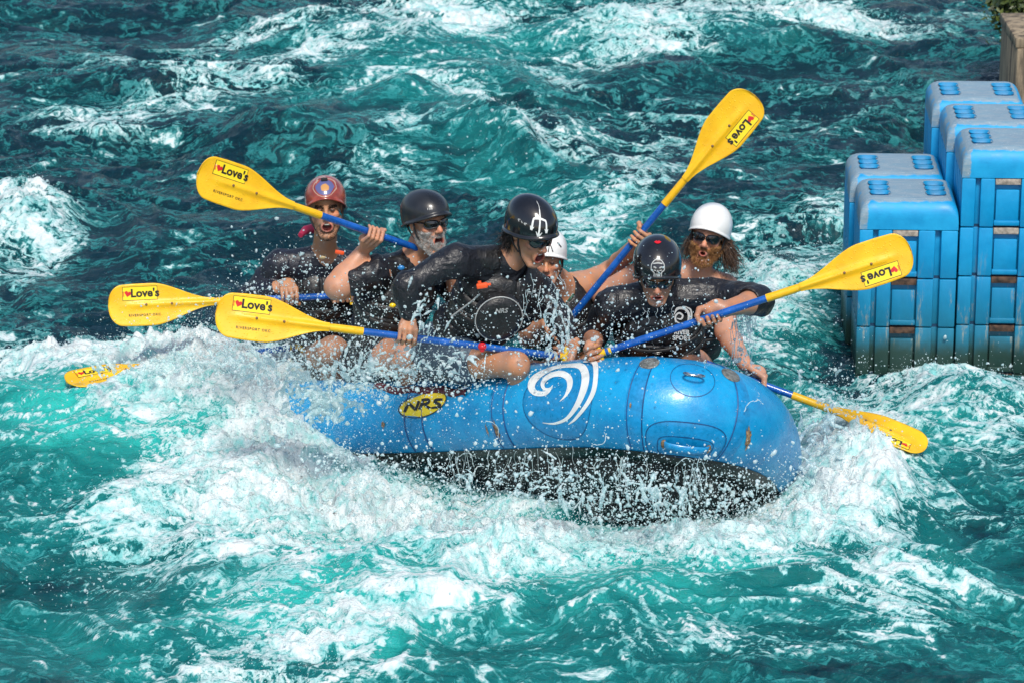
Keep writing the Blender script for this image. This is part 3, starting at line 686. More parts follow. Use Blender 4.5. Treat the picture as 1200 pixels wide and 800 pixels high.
# ---------------------------------------------------------------- bodies from blended volumes
def unit(v): v = np.asarray(v, float); return v / (np.linalg.norm(v) + 1e-12)
def cap(a, b, ra, rb, k=.02, op='add'): return dict(t='cap', a=np.array(a, float), b=np.array(b, float), ra=ra, rb=rb, k=k, op=op)
def ell(c, r, R=None, k=.02, op='add'): return dict(t='ell', c=np.array(c, float), r=np.array(r, float), R=np.eye(3) if R is None else R, k=k, op=op)
def grow(ps, g, k=None):
    o = []
    for p in ps:
        p = dict(p)
        if p['t'] == 'cap': p['ra'] += g; p['rb'] += g
        else: p['r'] = p['r'] + g
        if k: p['k'] = k
        o.append(p)
    return o
def sdf_mesh(name, prims, vx=.0045):
    lo = np.full(3, 1e9); hi = -lo
    for p in prims:
        if p['op'] == 'sub': continue
        if p['t'] == 'cap':
            R_ = max(p['ra'], p['rb']); l = np.minimum(p['a'], p['b']) - R_; u = np.maximum(p['a'], p['b']) + R_
        else: l = p['c'] - max(p['r']); u = p['c'] + max(p['r'])
        lo = np.minimum(lo, l); hi = np.maximum(hi, u)
    lo -= .03; hi += .03; n = np.ceil((hi - lo) / vx).astype(int) + 1
    f = np.full(n, .05, np.float32)
    ax = [lo[i] + np.arange(n[i]) * vx for i in range(3)]
    for p in prims:
        k = p['k']; pad = k + .012
        if p['t'] == 'cap':
            R_ = max(p['ra'], p['rb']) + pad; l = np.minimum(p['a'], p['b']) - R_; u = np.maximum(p['a'], p['b']) + R_
        else: l = p['c'] - max(p['r']) - pad; u = p['c'] + max(p['r']) + pad
        i0 = np.maximum(((l - lo) / vx).astype(int), 0); i1 = np.minimum(((u - lo) / vx).astype(int) + 2, n)
        if (i1 <= i0).any(): continue
        X, Y_, Z_ = np.meshgrid(*[ax[i][i0[i]:i1[i]].astype(np.float32) for i in range(3)], indexing='ij')
        if p['t'] == 'cap':
            a, b = p['a'], p['b']; ab = b - a; L2 = ab @ ab + 1e-12
            t = np.clip(((X - a[0]) * ab[0] + (Y_ - a[1]) * ab[1] + (Z_ - a[2]) * ab[2]) / L2, 0, 1)
            d = np.sqrt((X - a[0] - t * ab[0]) ** 2 + (Y_ - a[1] - t * ab[1]) ** 2 + (Z_ - a[2] - t * ab[2]) ** 2) - (p['ra'] + (p['rb'] - p['ra']) * t)
        else:
            c, R, r = p['c'], p['R'], p['r']; x, y, z = X - c[0], Y_ - c[1], Z_ - c[2]
            q = [(x * R[0, i] + y * R[1, i] + z * R[2, i]) for i in range(3)]
            k0 = np.sqrt(sum((q[i] / r[i]) ** 2 for i in range(3))); k1 = np.sqrt(sum((q[i] / r[i] ** 2) ** 2 for i in range(3))) + 1e-6
            d = k0 * (k0 - 1) / k1
        s = f[i0[0]:i1[0], i0[1]:i1[1], i0[2]:i1[2]]
        if p['op'] == 'add':
            h_ = np.clip(.5 + .5 * (s - d) / k, 0, 1); s[...] = s * (1 - h_) + d * h_ - k * h_ * (1 - h_)
        else:
            h_ = np.clip(.5 - .5 * (s + d) / k, 0, 1); s[...] = s * (1 - h_) - d * h_ + k * h_ * (1 - h_)
    # surface nets
    neg = f < 0
    c8 = [neg[i:n[0] - 1 + i, j:n[1] - 1 + j, k:n[2] - 1 + k] for i in (0, 1) for j in (0, 1) for k in (0, 1)]
    cnt = sum(c.astype(np.int8) for c in c8); act = (cnt > 0) & (cnt < 8)
    ids = np.full(act.shape, -1, np.int64); I = np.argwhere(act); ids[act] = np.arange(len(I))
    acc = np.zeros((len(I), 3)); w_ = np.zeros(len(I))
    corners = [np.array(c) for c in ((0, 0, 0), (1, 0, 0), (0, 1, 0), (0, 0, 1), (1, 1, 0), (1, 0, 1), (0, 1, 1), (1, 1, 1))]
    for a in corners:
        for d in range(3):
            if a[d]: continue
            b = a.copy(); b[d] = 1
            fa = f[tuple((I + a).T)]; fb = f[tuple((I + b).T)]; m = (fa < 0) != (fb < 0)
            t = np.where(m, fa / (fa - fb + 1e-12), 0); pt = a + np.zeros((len(I), 3)); pt[:, d] = t
            acc += pt * m[:, None]; w_ += m
    V = lo + (I + acc / np.maximum(w_, 1)[:, None]) * vx
    Q = []
    for d in range(3):
        e1, e2 = [(1, 2), (2, 0), (0, 1)][d]
        sl0 = [slice(0, n[i] - (1 if i == d else 0)) for i in range(3)]; sl1 = list(sl0); sl1[d] = slice(1, n[d])
        A_, B_ = neg[tuple(sl0)], neg[tuple(sl1)]; J = np.argwhere(A_ != B_)
        J = J[(J[:, e1] > 0) & (J[:, e2] > 0) & (J[:, e1] < n[e1] - 1) & (J[:, e2] < n[e2] - 1)]
        u1 = np.zeros(3, int); u1[e1] = 1; u2 = np.zeros(3, int); u2[e2] = 1
        g = lambda K: ids[tuple(K.T)]
        q = np.stack([g(J - u1 - u2), g(J - u2), g(J), g(J - u1)], 1)
        fl = A_[tuple(J.T)]; q[~fl] = q[~fl][:, ::-1]; Q.append(q)
    Q = np.concatenate(Q); Q = Q[(Q >= 0).all(1)]
    # light smoothing
    for _ in range(2):
        s_ = np.zeros_like(V); k_ = np.zeros(len(V))
        for a in range(4):
            b = (a + 1) % 4
            np.add.at(s_, Q[:, a], V[Q[:, b]]); np.add.at(k_, Q[:, a], 1); np.add.at(s_, Q[:, b], V[Q[:, a]]); np.add.at(k_, Q[:, b], 1)
        V = V * .55 + .45 * s_ / np.maximum(k_, 1)[:, None]
    return V, Q
def vnormals(V, Q):
    nn = np.cross(V[Q[:, 2]] - V[Q[:, 0]], V[Q[:, 3]] - V[Q[:, 1]]); N = np.zeros_like(V)
    for a in range(4): np.add.at(N, Q[:, a], nn)
    return N / (np.linalg.norm(N, axis=1)[:, None] + 1e-12)
# ---------------------------------------------------------------- materials for people
def skin_mat():
    t = NT('skin'); tc = t.n('TexCoord').outputs['Object']; c = t.attr('Col', True)
    n1 = t.n('TexNoise', Vector=tc, Scale=14.0, Detail=5.0, Roughness=.6).outputs[0]; n2 = t.n('TexNoise', Vector=tc, Scale=160.0, Detail=3.0).outputs[0]
    m = t.n('HueSaturation', Hue=.5, Saturation=t.ramp(n1, .3, .7, .9, 1.12), Value=t.ramp(n1, .3, .7, .86, 1.12)); t.put(m.inputs['Color'], c)
    dr = t.ramp(t.n('TexVoronoi', Vector=tc, Scale=120.0).outputs['Distance'], .1, .3, 1, 0)
    t.P(Base_Color=m.outputs[0], Roughness=t.ramp(n1, .3, .7, .36, .6), Normal=t.bump(dr, .35, .002, t.bump(n2, .18, .002)))
    t.b.inputs['Subsurface Weight'].default_value = .12; t.b.inputs['Subsurface Radius'].default_value = (1, .3, .15); t.b.inputs['Subsurface Scale'].default_value = .012
    return t.m
M_SKIN = skin_mat()
def cloth_mat(name, col, rough=.32, sc=14.0, sheen=.0, fold=.5):
    t = NT(name); tc = t.n('TexCoord').outputs['Object']
    wn_ = t.n('TexNoise', Vector=tc, Scale=5.0, Detail=2.0)
    m_ = t.n('VectorMath', operation='MULTIPLY_ADD'); t.put(m_.inputs[0], wn_.outputs['Color']); m_.inputs[1].default_value = (.25, .25, .25); t.put(m_.inputs[2], tc)
    a = t.n('TexNoise', Vector=m_.outputs[0], Scale=sc, Detail=4.0, Roughness=.55).outputs[0]
    r_ = t.math('ABSOLUTE', t.math('SUBTRACT', a, .5)); n2 = t.n('TexNoise', Vector=tc, Scale=90.0, Detail=4.0, Roughness=.7).outputs[0]
    dr = t.ramp(t.n('TexVoronoi', Vector=tc, Scale=85.0).outputs['Distance'], .12, .32, 1, 0)
    dark = tuple(x * .6 for x in col)
    t.P(Base_Color=t.mix(t.ramp(n2, .35, .65), dark, col), Roughness=t.ramp(n2, .3, .7, rough * .7, rough * 1.4))
    t.P(Normal=t.bump(dr, .22, .003, t.bump(n2, .2, .003, t.bump(r_, fold, .035))))
    t.b.inputs['Specular IOR Level'].default_value = .55
    return t.m
M_SHIRT = cloth_mat('wet_black_shirt', (.010, .011, .016), .40)
M_VEST = cloth_mat('black_vest', (.012, .012, .013), .42, 9.0)
M_NAVY = cloth_mat('wet_navy_shirt', (.010, .012, .024), .42)
M_GREEN = cloth_mat('green_shirt', (.008, .11, .07), .4)
M_SHORTS = cloth_mat('grey_blue_shorts', (.06, .095, .14), .5)
M_DSHORTS = cloth_mat('dark_shorts', (.012, .013, .018), .45)
def gloss(name, col, rough=.15, var=.1, coat=.6, vsc=8, bump=.05):
    return simple(name, col, rough, vsc=vsc, var=var, coat=coat, bump=bump, bsc=120, bdist=.002)
M_HBLK = gloss('helmet_black', (.010, .010, .012), .16, .25)
M_HGRY = gloss('helmet_matte_black', (.018, .02, .024), .33, .2, .25)
M_HWHT = gloss('helmet_white', (.80, .80, .78), .3, .03, .3)
M_LENS = gloss('dark_lens', (.004, .004, .005), .06, .05, .8)
M_FRAME = gloss('black_frame', (.008, .008, .009), .25)
M_STRAP = simple('strap_webbing', (.012, .012, .013), .6)
M_TEETH = simple('teeth', (.72, .68, .58), .3, var=.03)
M_ORANGE = gloss('orange_plastic', (.85, .10, .02), .35, .05, .2); M_RED = gloss('red_plastic', (.62, .01, .02), .3, .05, .2)
M_YELP = gloss('yellow_plastic', (.88, .60, .01), .35, .05, .2); M_BLUP = gloss('blue_plastic', (.02, .20, .50), .35, .05, .2)
M_PALE = simple('pale_piping', (.42, .43, .42), .5)
rh = gloss('helmet_red_painted', (.30, .03, .02), .2, .2, .6)
# ---------------------------------------------------------------- head
class Head:
    def __init__(s, c, f, up=(0, 0, 1), sc=1.15, nx=.93, roll=0.0):
        s.c = np.array(c, float); f = unit(f); r = unit(np.cross(f, up)); u = np.cross(r, f)
        if roll: r, u = r * math.cos(roll) + u * math.sin(roll), u * math.cos(roll) - r * math.sin(roll)
        s.R = np.stack([r, f, u], 1); s.sc = sc; s.nx = nx
    def w(s, p): p = np.asarray(p, float) * s.sc * np.array([s.nx, 1, 1]); return s.c + p @ s.R.T
    def loc(s, P): q = (P - s.c) @ s.R / s.sc; q[:, 0] /= s.nx; return q
    def cap(s, a, b, ra, rb, k=.01, op='add'): return cap(s.w(a), s.w(b), ra * s.sc, rb * s.sc, k, op)
    def ell(s, c, r, k=.01, op='add'): return ell(s.w(c), np.array(r) * s.sc * np.array([s.nx, 1, 1]), s.R, k, op)
    def prims(s, mouth=.012, ears=True, oval=False):
        m = mouth; dj = m * .9       # mouth half opening; jaw drops with it
        P = [s.ell((0, -.012, .035), (.077, .098, .085)), s.ell((0, .030, -.035), (.060, .060, .082), .02)]
        for x in (-1, 1):
            P += [s.cap((x * .056, .0, -.045 - dj * .5), (x * .022, .070, -.100 - dj), .020, .017, .015), s.ell((x * .043, .062, -.022), (.022, .022, .018), .014),
                  s.cap((x * .012, .086, .021), (x * .045, .070, .022), .010, .009, .012)]
        P += [s.ell((0, .074, -.104 - dj), (.024, .020, .018), .012)]
        P += [s.cap((0, .087, .010), (0, .112, -.026), .008, .0125, .008)]
        for x in (-1, 1): P += [s.ell((x * .012, .100, -.032), (.009, .010, .008), .006)]
        for x in (-1, 1): P += [s.ell((x * .031, .098, .003), (.017, .014, .010), .008, 'sub'), s.ell((x * .031, .080, .003), (.0125, .0125, .0105), .003)]
        wm = .013 if oval else .024
        zc = -.064 - m * .55
        P += [s.ell((0, .088, zc), (wm + .010, .016, m + .009), .010), s.ell((0, .104, zc), (wm, .030, max(m, .002)), .004, 'sub')]
        if ears:
            for x in (-1, 1): P += [s.ell((x * .079, -.006, -.006), (.009, .017, .029), .006), s.ell((x * .088, .0, -.004), (.006, .009, .016), .004, 'sub')]
        s.zc = zc; s.m = m; s.wm = wm
        return P
    def paint(s, P, C, stubble=None, flush=True):
        q = s.loc(P); e = lambda c, r: sstep(1.15, .8, np.sqrt((((q - np.array(c)) / np.array(r)) ** 2).sum(1)))[:, None]
        isH = ((abs(q) < .2).all(1))[:, None]
        lip = e((0, .105, s.zc), (s.wm + .008, .03, s.m + .0085)) * isH
        C = C * (1 - lip * .75) + np.array([.42, .10, .085]) * lip * .75
        ins = e((0, .085, s.zc), (s.wm + .001, .025, s.m + .0005)) * (q[:, 1:2] < .0985) * isH
        C = C * (1 - ins) + np.array([.10, .012, .012]) * ins
        if flush:
            for c, r in (((-.045, .07, -.03), (.03, .04, .025)), ((.045, .07, -.03), (.03, .04, .025)), ((0, .11, -.025), (.018, .02, .018))):
                k = e(c, r) * .3 * isH; C = C * (1 - k) + np.array([.60, .20, .14]) * k
        for x in (-1, 1):
            k = e((x * .031, .088, .003), (.014, .014, .006)) * isH; C = C * (1 - k) + np.array([.05, .03, .025]) * k
        return C
def tube_strands(roots, dirs, L, r, seed=0, wave=.0, down=.3, n=5):
    """hair strands as thin tapering three-sided tubes, one mesh"""
    rs_ = np.random.RandomState(seed); N = len(roots); P = roots.copy(); D = dirs / np.linalg.norm(dirs, axis=1)[:, None]
    L = L * (.6 + .8 * rs_.rand(N))[:, None]; ph = rs_.rand(N, 1) * 6.28; side = np.cross(D, rs_.randn(N, 3)); side /= np.linalg.norm(side, axis=1)[:, None]; s2 = np.cross(D, side)
    rings = []
    for i in range(n):
        t = i / (n - 1); rr = r * (1 - .85 * t ** 1.5)
        off = side * np.sin(ph + t * 9) * wave * t + s2 * np.cos(ph + t * 7) * wave * t
        for k in range(3):
            a = k * 2.094; rings.append(P + off + (side * math.cos(a) + s2 * math.sin(a)) * rr)
        P = P + D * L / (n - 1); D = D + np.array([0, 0, -down]) / (n - 1); D /= np.linalg.norm(D, axis=1)[:, None]
    G = np.stack(rings, 1); V = G.reshape(-1, 3); base = (np.arange(N) * 3 * n)[:, None]
    F_ = []
    for i in range(n - 1):
        for k in range(3):
            k2 = (k + 1) % 3; F_.append(np.stack([base[:, 0] + i * 3 + k, base[:, 0] + i * 3 + k2, base[:, 0] + i * 3 + 3 + k2, base[:, 0] + i * 3 + 3 + k], 1))
    return V, np.concatenate(F_)
def hair_mat(name, a, b, rough=.4):
    t = NT(name); n1 = t.n('TexNoise', Vector=t.n('TexCoord').outputs['Object'], Scale=60.0, Detail=3.0).outputs[0]
    t.P(Base_Color=t.mix(t.ramp(n1, .35, .65), a, b), Roughness=rough); return t.m
M_GINGER = hair_mat('beard_ginger', (.20, .085, .028), (.52, .27, .10), .5); M_GREYB = hair_mat('beard_grey', (.34, .33, .31), (.70, .69, .66), .6)
M_DARKH = hair_mat('hair_black', (.008, .006, .005), (.03, .02, .016), .25); M_BRNH = hair_mat('hair_brown', (.03, .016, .010), (.12, .065, .035), .35)
# ---------------------------------------------------------------- person
class Person:
    def __init__(s, label, base, tone, scale=1.13):
        s.root = None; s.P = []; s.torso = []; s.armR = []; s.armL = []; s.legs = []; s.tone = np.array(tone); s.k = scale; s.label = label; s.base = base; s.kids = []; s.paints = []
    def set_torso(s, pelvis, chest, neck, shR, shL, bulk=1.0):
        k = s.k * bulk; z = unit(neck - pelvis); x = unit(shR - shL); y = unit(np.cross(z, x)); x = np.cross(y, z); s.TR = np.stack([x, y, z], 1); s.y = y
        R = s.TR; mid = (pelvis * .55 + chest * .45)
        s.torso = [ell(pelvis, np.array([.155, .115, .13]) * k, R, .05), ell(mid, np.array([.145, .105, .13]) * k, R, .06), ell(chest, np.array([.168, .118, .17]) * k, R, .05),
                   cap(shR + (shL - shR) * .04, shL + (shR - shL) * .04, .058 * k, .058 * k, .05), cap(neck - z * .02, shR, .045 * k, .045 * k, .05), cap(neck - z * .02, shL, .045 * k, .045 * k, .05)]
        s.chest, s.pelvis, s.neck, s.shR, s.shL = chest, pelvis, neck, shR, shL
    def set_head(s, H, mouth=.012, oval=False, neck_r=.052):
        s.H = H; s.P += H.prims(mouth, oval=oval)
        s.P += [cap(H.w((0, -.022, -.055)), s.neck, neck_r * s.k, (neck_r + .006) * s.k, .025), cap(s.neck, s.neck - s.TR[:, 2] * .08, (neck_r + .006) * s.k, .07 * s.k, .04)]
    def arm(s, side, sh, el, wr, r=(.056, .045, .042, .030)):
        k = s.k; a = [cap(sh, el, r[0] * k, r[1] * k, .03), cap(el, el * .7 + wr * .3, r[1] * k, r[2] * 1.08 * k, .03), cap(el * .7 + wr * .3, wr, r[2] * 1.08 * k, r[3] * k, .02)]
        setattr(s, 'arm' + side, a); return a
    def grip(s, G, sd, wr, q_sign=1, idx=1, sr=.0175, tone=None):
        """hand closed round a shaft of direction sd at G; wrist at wr"""
        k = s.k; sd = unit(sd) * idx; p = wr - G; p = unit(p - sd * (p @ sd)); q = np.cross(sd, p) * q_sign
        at = lambda ang, r, o: G + sd * o + (p * math.cos(math.radians(ang)) + q * math.sin(math.radians(ang))) * r * k
        out = []
        for j, o in enumerate((.036, .0125, -.011, -.033)):
            o *= k; fr = (.0098, .0103, .0098, .0085)[j] * k; ln = (0, 4, 0, -8)[j]
            kn = at(38, .046, o); a1 = at(100, .034, o); a2 = at(172, .029, o); a3 = at(228 + ln, .027, o)
            out += [cap(wr + sd * o * .35, kn, .0145 * k, fr * 1.18, .012), cap(kn, a1, fr * 1.12, fr, .004), cap(a1, a2, fr, fr * .95, .002), cap(a2, a3, fr * .95, fr * .8, .002)]
        out += [ell(G + p * .048 * k, np.array([.040, .030, .020]) * k, np.stack([sd, p, q], 1), .014)]
        t0 = wr + sd * .012; t1 = at(-38, .045, .038 * k); t2 = at(-92, .034, .052 * k); t3 = at(-150, .031, .050 * k)
        out += [cap(t0, t1, .016 * k, .0145 * k, .012), cap(t1, t2, .0135 * k, .012 * k, .005), cap(t2, t3, .012 * k, .0095 * k, .003)]
        s.P += out
    def leg(s, hip, knee, ankle, r=(.085, .060, .055, .038)):
        k = s.k; L = [cap(hip, hip * .5 + knee * .5, r[0] * k, (r[0] * .4 + r[1] * .6) * k, .03), cap(hip * .5 + knee * .5, knee, (r[0] * .4 + r[1] * .6) * k, r[1] * k, .03), cap(knee, knee * .65 + ankle * .35, r[1] * .92 * k, r[2] * k, .02), cap(knee * .65 + ankle * .35, ankle, r[2] * k, r[3] * k, .03),
                      ell(knee + (knee - hip) * .02, np.array([r[1]] * 3) * k * .80, None, .03)]
        foot = unit(np.cross(unit(ankle - knee), unit(np.cross(knee - hip, ankle - knee)) + 1e-9)); 
        s.legs += L; s.legs += [cap(ankle, ankle - foot * .16 * k - np.array([0, 0, .02]), .036 * k, .024 * k, .02)]
        return L
    def finish(s, colour=None):
        s.root = empty('person', tuple(s.base)); tag(s.root, s.label, 'person', None)
        V, Q = sdf_mesh('body', s.torso + s.armR + s.armL + s.legs + s.P, .0038)
        me = set_quads('body', V, Q); C = np.tile(s.tone, (len(V), 1)).astype(float)
        C = s.H.paint(V, C)
        for fn in s.paints: C = fn(V, C)
        cattr(me, 'Col', C); s.V, s.Q = V, Q; s.add(link('body', me, M_SKIN, None, True)); return s
    def add(s, o, parent=None):
        o.parent = parent or s.root
        o.matrix_parent_inverse = Matrix.Translation(-Vector(s.base)) if parent is None else Matrix.Identity(4)
        return o
    def garment(s, name, prims, mat, g=.012, fold=.006, sc=9.0, vx=.006, groove=None, k=None):
        V, Q = sdf_mesh(name, grow(prims, g, k) if not isinstance(g, str) else prims, vx); N = vnormals(V, Q)
        wv = V + .06 * np.stack([vnoise3(V, 6, 1), vnoise3(V, 6, 2), vnoise3(V, 6, 3)], 1)
        d = -fold * 2.2 * (abs(vnoise3(wv * np.array([1, 1, .6]), sc, 4)) - .3) - fold * .9 * (abs(vnoise3(wv, sc * 2.3, 5)) - .3)
        if groove is not None: d = d + groove(V)
        return s.add(link(name, set_quads(name, V + N * d[:, None], Q), mat, None, True))
    def tl(s, V): return (V - s.chest) @ s.TR
    def tw(s, p): return s.chest + s.TR @ np.asarray(p, float)
    def vest(s, mat=None, g=.045, h=(-.24, .13), name='life_vest'):
        k = s.k; z = s.TR[:, 2]; t = [dict(p) for p in s.torso[1:]]
        t = grow(t, g, .035)
        for q in t[3:]:
            q['ra'] -= .018; q['rb'] -= .03
        t = t[:2] + t[3:]
        sub = [cap(s.neck - z * .05 + s.y * .03, s.neck + z * .2 + s.y * .06, .070 * k, .10 * k, .015, 'sub')]
        for sh, o in ((s.shR, 1), (s.shL, -1)):
            x = s.TR[:, 0] * o; sub.append(cap(sh + x * .03 - z * .04, sh + x * .16 - z * .10, .098 * k, .13 * k, .015, 'sub'))
        sub.append(ell(s.chest + z * (h[0] - .12), (.28, .28, .13), s.TR, .01, 'sub'))
        def groove(V):
            q = s.tl(V); d = np.zeros(len(V))
            for zz in (-.17, -.085, .0, .075): d -= .011 * np.exp(-((q[:, 2] - zz - .01 * np.sin(q[:, 0] * 20)) / .007) ** 2)
            d -= .012 * np.exp(-(q[:, 0] / .006) ** 2) * (q[:, 1] > 0)
            return d
        o = s.garment(name, t + sub, mat or M_VEST, 0.0, .004, 11, .006, groove)
        n_ = len(o.data.vertices); V = np.empty(n_ * 3, np.float32); o.data.vertices.foreach_get('co', V); V = V.reshape(-1, 3) ; q = s.tl(V)
        ang = np.degrees(np.arctan2(q[:, 0], q[:, 1])); rad = np.hypot(q[:, 0], q[:, 1])
        for z0 in (-.13, -.04, .05):
            if z0 < h[0] + .06: continue
            G = []; ths = np.arange(-75, 76, 5)
            for th in ths:
                m = (abs(q[:, 2] - z0) < .012) & (abs(ang - th) < 5)
                G.append(rad[m].max() if m.any() else np.nan)
            G = np.array(G); ok = ~np.isnan(G)
            if ok.sum() < 8: continue
            G = np.interp(ths, ths[ok], G[ok]); G = np.convolve(np.pad(G, 2, 'edge'), np.ones(5) / 5, 'valid')
            rows = [[s.tw(((r_ + e) * math.sin(math.radians(th)), (r_ + e) * math.cos(math.radians(th)), z0 + d)) for th, r_ in zip(ths, G)] for d, e in ((-.016, -.002), (-.014, .006), (.014, .006), (.016, -.002))]
            s.sub(link('webbing', grid_mesh('webbing', np.array(rows)), M_STRAP, None, True), o)
            r0 = G[len(G) // 2 + 2]; b = MB(); b.box((0, 0, 0), (.05, .016, .034), .004); b.box((0, .008, 0), (.03, .008, .02), .003)
            c_ = s.tw(((r0 + .012) * math.sin(.17), (r0 + .012) * math.cos(.17), z0)); b.build('buckle', M_FRAME, o, True, Matrix(np.block([[s.TR, np.array(c_)[:, None]], [np.zeros((1, 3)), np.ones((1, 1))]]).tolist()))
        return o
    def helmet(s, mat, brim=0.0, front=.040, side=-.012, back=-.035, r=(.108, .132, .120), name='helmet', lift=.0, ear=.0):
        H = s.H; n, mr = 72, 26; G = []; cz = .030 + lift; cy = -.012
        ph = np.linspace(0, 2 * np.pi, n, endpoint=False); cf = np.sin(ph); fr = np.clip(cf, 0, 1) ** 1.3; bk = np.clip(-cf, 0, 1) ** .8
        ze = side + (front - side) * fr + (back - side) * bk - ear * np.exp(-((cf + .15) / .28) ** 2)
        rings = []
        for i in range(mr):
            t = i / (mr - 1); top = cz + r[2]; z = top - (top - ze) * (1 - math.cos(t * math.pi / 2)) ** .9
            rad = np.sqrt(np.clip(1 - (np.maximum(z - cz, 0) / r[2]) ** 2.15, 0, 1)); rad = rad * (1 - .10 * np.clip((cz - z) / .08, 0, 1) ** 2)
            rings.append(np.stack([r[0] * rad * np.cos(ph), cy + r[1] * rad * np.sin(ph), z], 1))
        e = rings[-1]; c0 = np.array([0, cy, 0]); dr_ = (e - c0) * np.array([1, 1, 0]); dr_ /= np.linalg.norm(dr_, axis=1)[:, None]
        bw = .004 + brim * (.35 + .65 * fr)[:, None]
        rings.append(e + dr_ * bw * .6 + np.array([0, 0, -.002])); rings.append(e + dr_ * bw + np.array([0, 0, -.006]) - np.array([0, 0, 1]) * bw * .3)
        rings.append(e + dr_ * (bw - .002) + np.array([0, 0, -.010]) - np.array([0, 0, 1]) * bw * .3); rings.append(e - dr_ * .008 + np.array([0, 0, -.006]))
        for k_ in (4, 10, 16, 22): rings.append((rings[mr - 1 - k_] - c0) * np.array([.93, .93, .97]) + c0)
        G = np.stack(rings, 0); me = grid_mesh(name, H.w(G.reshape(-1, 3)).reshape(G.shape), closed_v=True)
        q = H.loc(H.w(G.reshape(-1, 3))); attr(me, 'hx', q[:, 0]); attr(me, 'hy', q[:, 1]); attr(me, 'hz', q[:, 2])
        o = s.add(link(name, me, mat, None, True)); s.hel = o; s.hr = r; s.hc = np.array([0, cy, cz]); return o
    def on_helmet(s, ax, az, off=.0025):
        """point on the helmet: ax angle to its right from the front, az height angle (radians)"""
        r = np.array(s.hr) + off; p = s.hc + np.array([r[0] * math.cos(az) * math.sin(ax), r[1] * math.cos(az) * math.cos(ax), r[2] * math.sin(az)]); return s.H.w(p)
    def helmet_strokes(s, strokes, mat, name, parent=None, wid=.0035):
        """strokes: lists of (ax, az) in degrees; drawn as thin raised lines"""
        ms = []
        for st_, w_ in strokes:
            P = catmull(np.array(st_, float), False, 6) if len(st_) > 2 else np.array([np.array(st_[0]) + (np.array(st_[1]) - np.array(st_[0])) * t for t in np.linspace(0, 1, 5)], float)
            T_ = np.gradient(P, axis=0); T_ /= np.linalg.norm(T_, axis=1)[:, None] + 1e-9; N_2 = np.stack([-T_[:, 1], T_[:, 0]], 1)
            ws = np.interp(np.linspace(0, 1, len(P)), np.linspace(0, 1, len(w_)), w_) if hasattr(w_, '__len__') else np.full(len(P), w_)
            G = np.stack([np.array([s.on_helmet(*np.radians(a)) for a in P + N_2 * (ws * j * .5)[:, None]]) for j in (-1, 0, 1)], 0); ms.append(grid_mesh('s', G))
        o = link(name, join_meshes(ms, name), mat, None, True); s.add(o, None); o.parent = s.hel; o.matrix_parent_inverse = s.hel.matrix_parent_inverse.inverted_safe() @ Matrix.Identity(4) if False else Matrix.Identity(4)
        return o
    def sub(s, o, par): o.parent = par; o.matrix_parent_inverse = Matrix.Identity(4); return o
    def glasses(s, tilt=0.0, w=.031, h=.0185, wrap=.09):
        H = s.H; fr = MB()
        lens = []
        for x in (-1, 1):
            n = 28; G = []
            for i in range(7):
                ring_ = []
                for j in range(n):
                    a = 2 * math.pi * j / n; e = 2 / 2.7; cx, sy = math.cos(a), math.sin(a); u = np.sign(cx) * abs(cx) ** e * w * i / 6; v = np.sign(sy) * abs(sy) ** e * h * i / 6
                    if v < 0: v *= 1 - .25 * (u * x < 0)
                    X = x * .034 + u; yy = .108 - (abs(X) / .075) ** 2.4 * .045 + .004 * (1 - (i / 6) ** 2)
                    ring_.append(H.w((X, yy, .004 + v + tilt * yy)))
                G.append(ring_)
            lens.append(grid_mesh('lens', np.array(G), closed_v=True)); fr.tube([tuple(p) for p in G[-1] + [G[-1][0]]], .0028 * H.sc, 6, False)
        fr.tube([tuple(H.w((-.008, .111, .012))), tuple(H.w((0, .114, .014))), tuple(H.w((.008, .111, .012)))], .003 * H.sc, 6)
        for x in (-1, 1): fr.tube([tuple(H.w(p)) for p in ((x * .063, .082, .011), (x * .073, .055, .012), (x * .078, .02, .010), (x * .081, -.012, .006))], [.004 * H.sc, .0035 * H.sc, .003 * H.sc, .003 * H.sc], 6)
        g = s.add(fr.build('sunglasses', M_FRAME))
        for l in lens: s.sub(link('lens', l, M_LENS, None, True), g)
        return g
    def chin_strap(s, mat=M_STRAP):
        H = s.H; b = MB(); z = H.zc - H.m - .05
        for x in (-1, 1):
            b.tube([tuple(H.w(p)) for p in ((x * .086, .018, .01), (x * .080, .024, -.04), (x * .058, .035, -.09), (x * .025, .050, z + .01), (0, .054, z))], .0042 * H.sc, 6)
            b.tube([tuple(H.w(p)) for p in ((x * .084, -.045, -.01), (x * .081, -.01, -.05), (x * .066, .025, -.08))], .0038 * H.sc, 6)
        return s.sub(b.build('chin_strap', mat), s.hel)
    def teeth(s):
        H = s.H; b = MB(); pts = [tuple(H.w((x, .093 - abs(x) ** 2 * 22, H.zc + H.m * .80))) for x in np.linspace(-H.wm * .78, H.wm * .78, 9)]
        b.tube(pts, .0042 * H.sc, 6); return s.add(b.build('teeth', M_TEETH))
    def beard(s, mat, test, n, L, r=.0012, down=.5, wave=.002, name='beard', seed=1, fwd=.0):
        q = s.H.loc(s.V); N = vnormals(s.V, s.Q); idx = np.argwhere(test(q) & (abs(q) < .2).all(1))[:, 0]
        rs_ = np.random.RandomState(seed); idx = idx[rs_.randint(0, len(idx), n)]; root = s.V[idx] + rs_.randn(n, 3) * .002 - N[idx] * .001
        d = N[idx] + rs_.randn(n, 3) * .35 + fwd * s.H.R[:, 1]
        V, F_ = tube_strands(root, d, L, r, seed, wave, down); return s.add(link(name, set_quads(name, V, F_), mat, None, True))
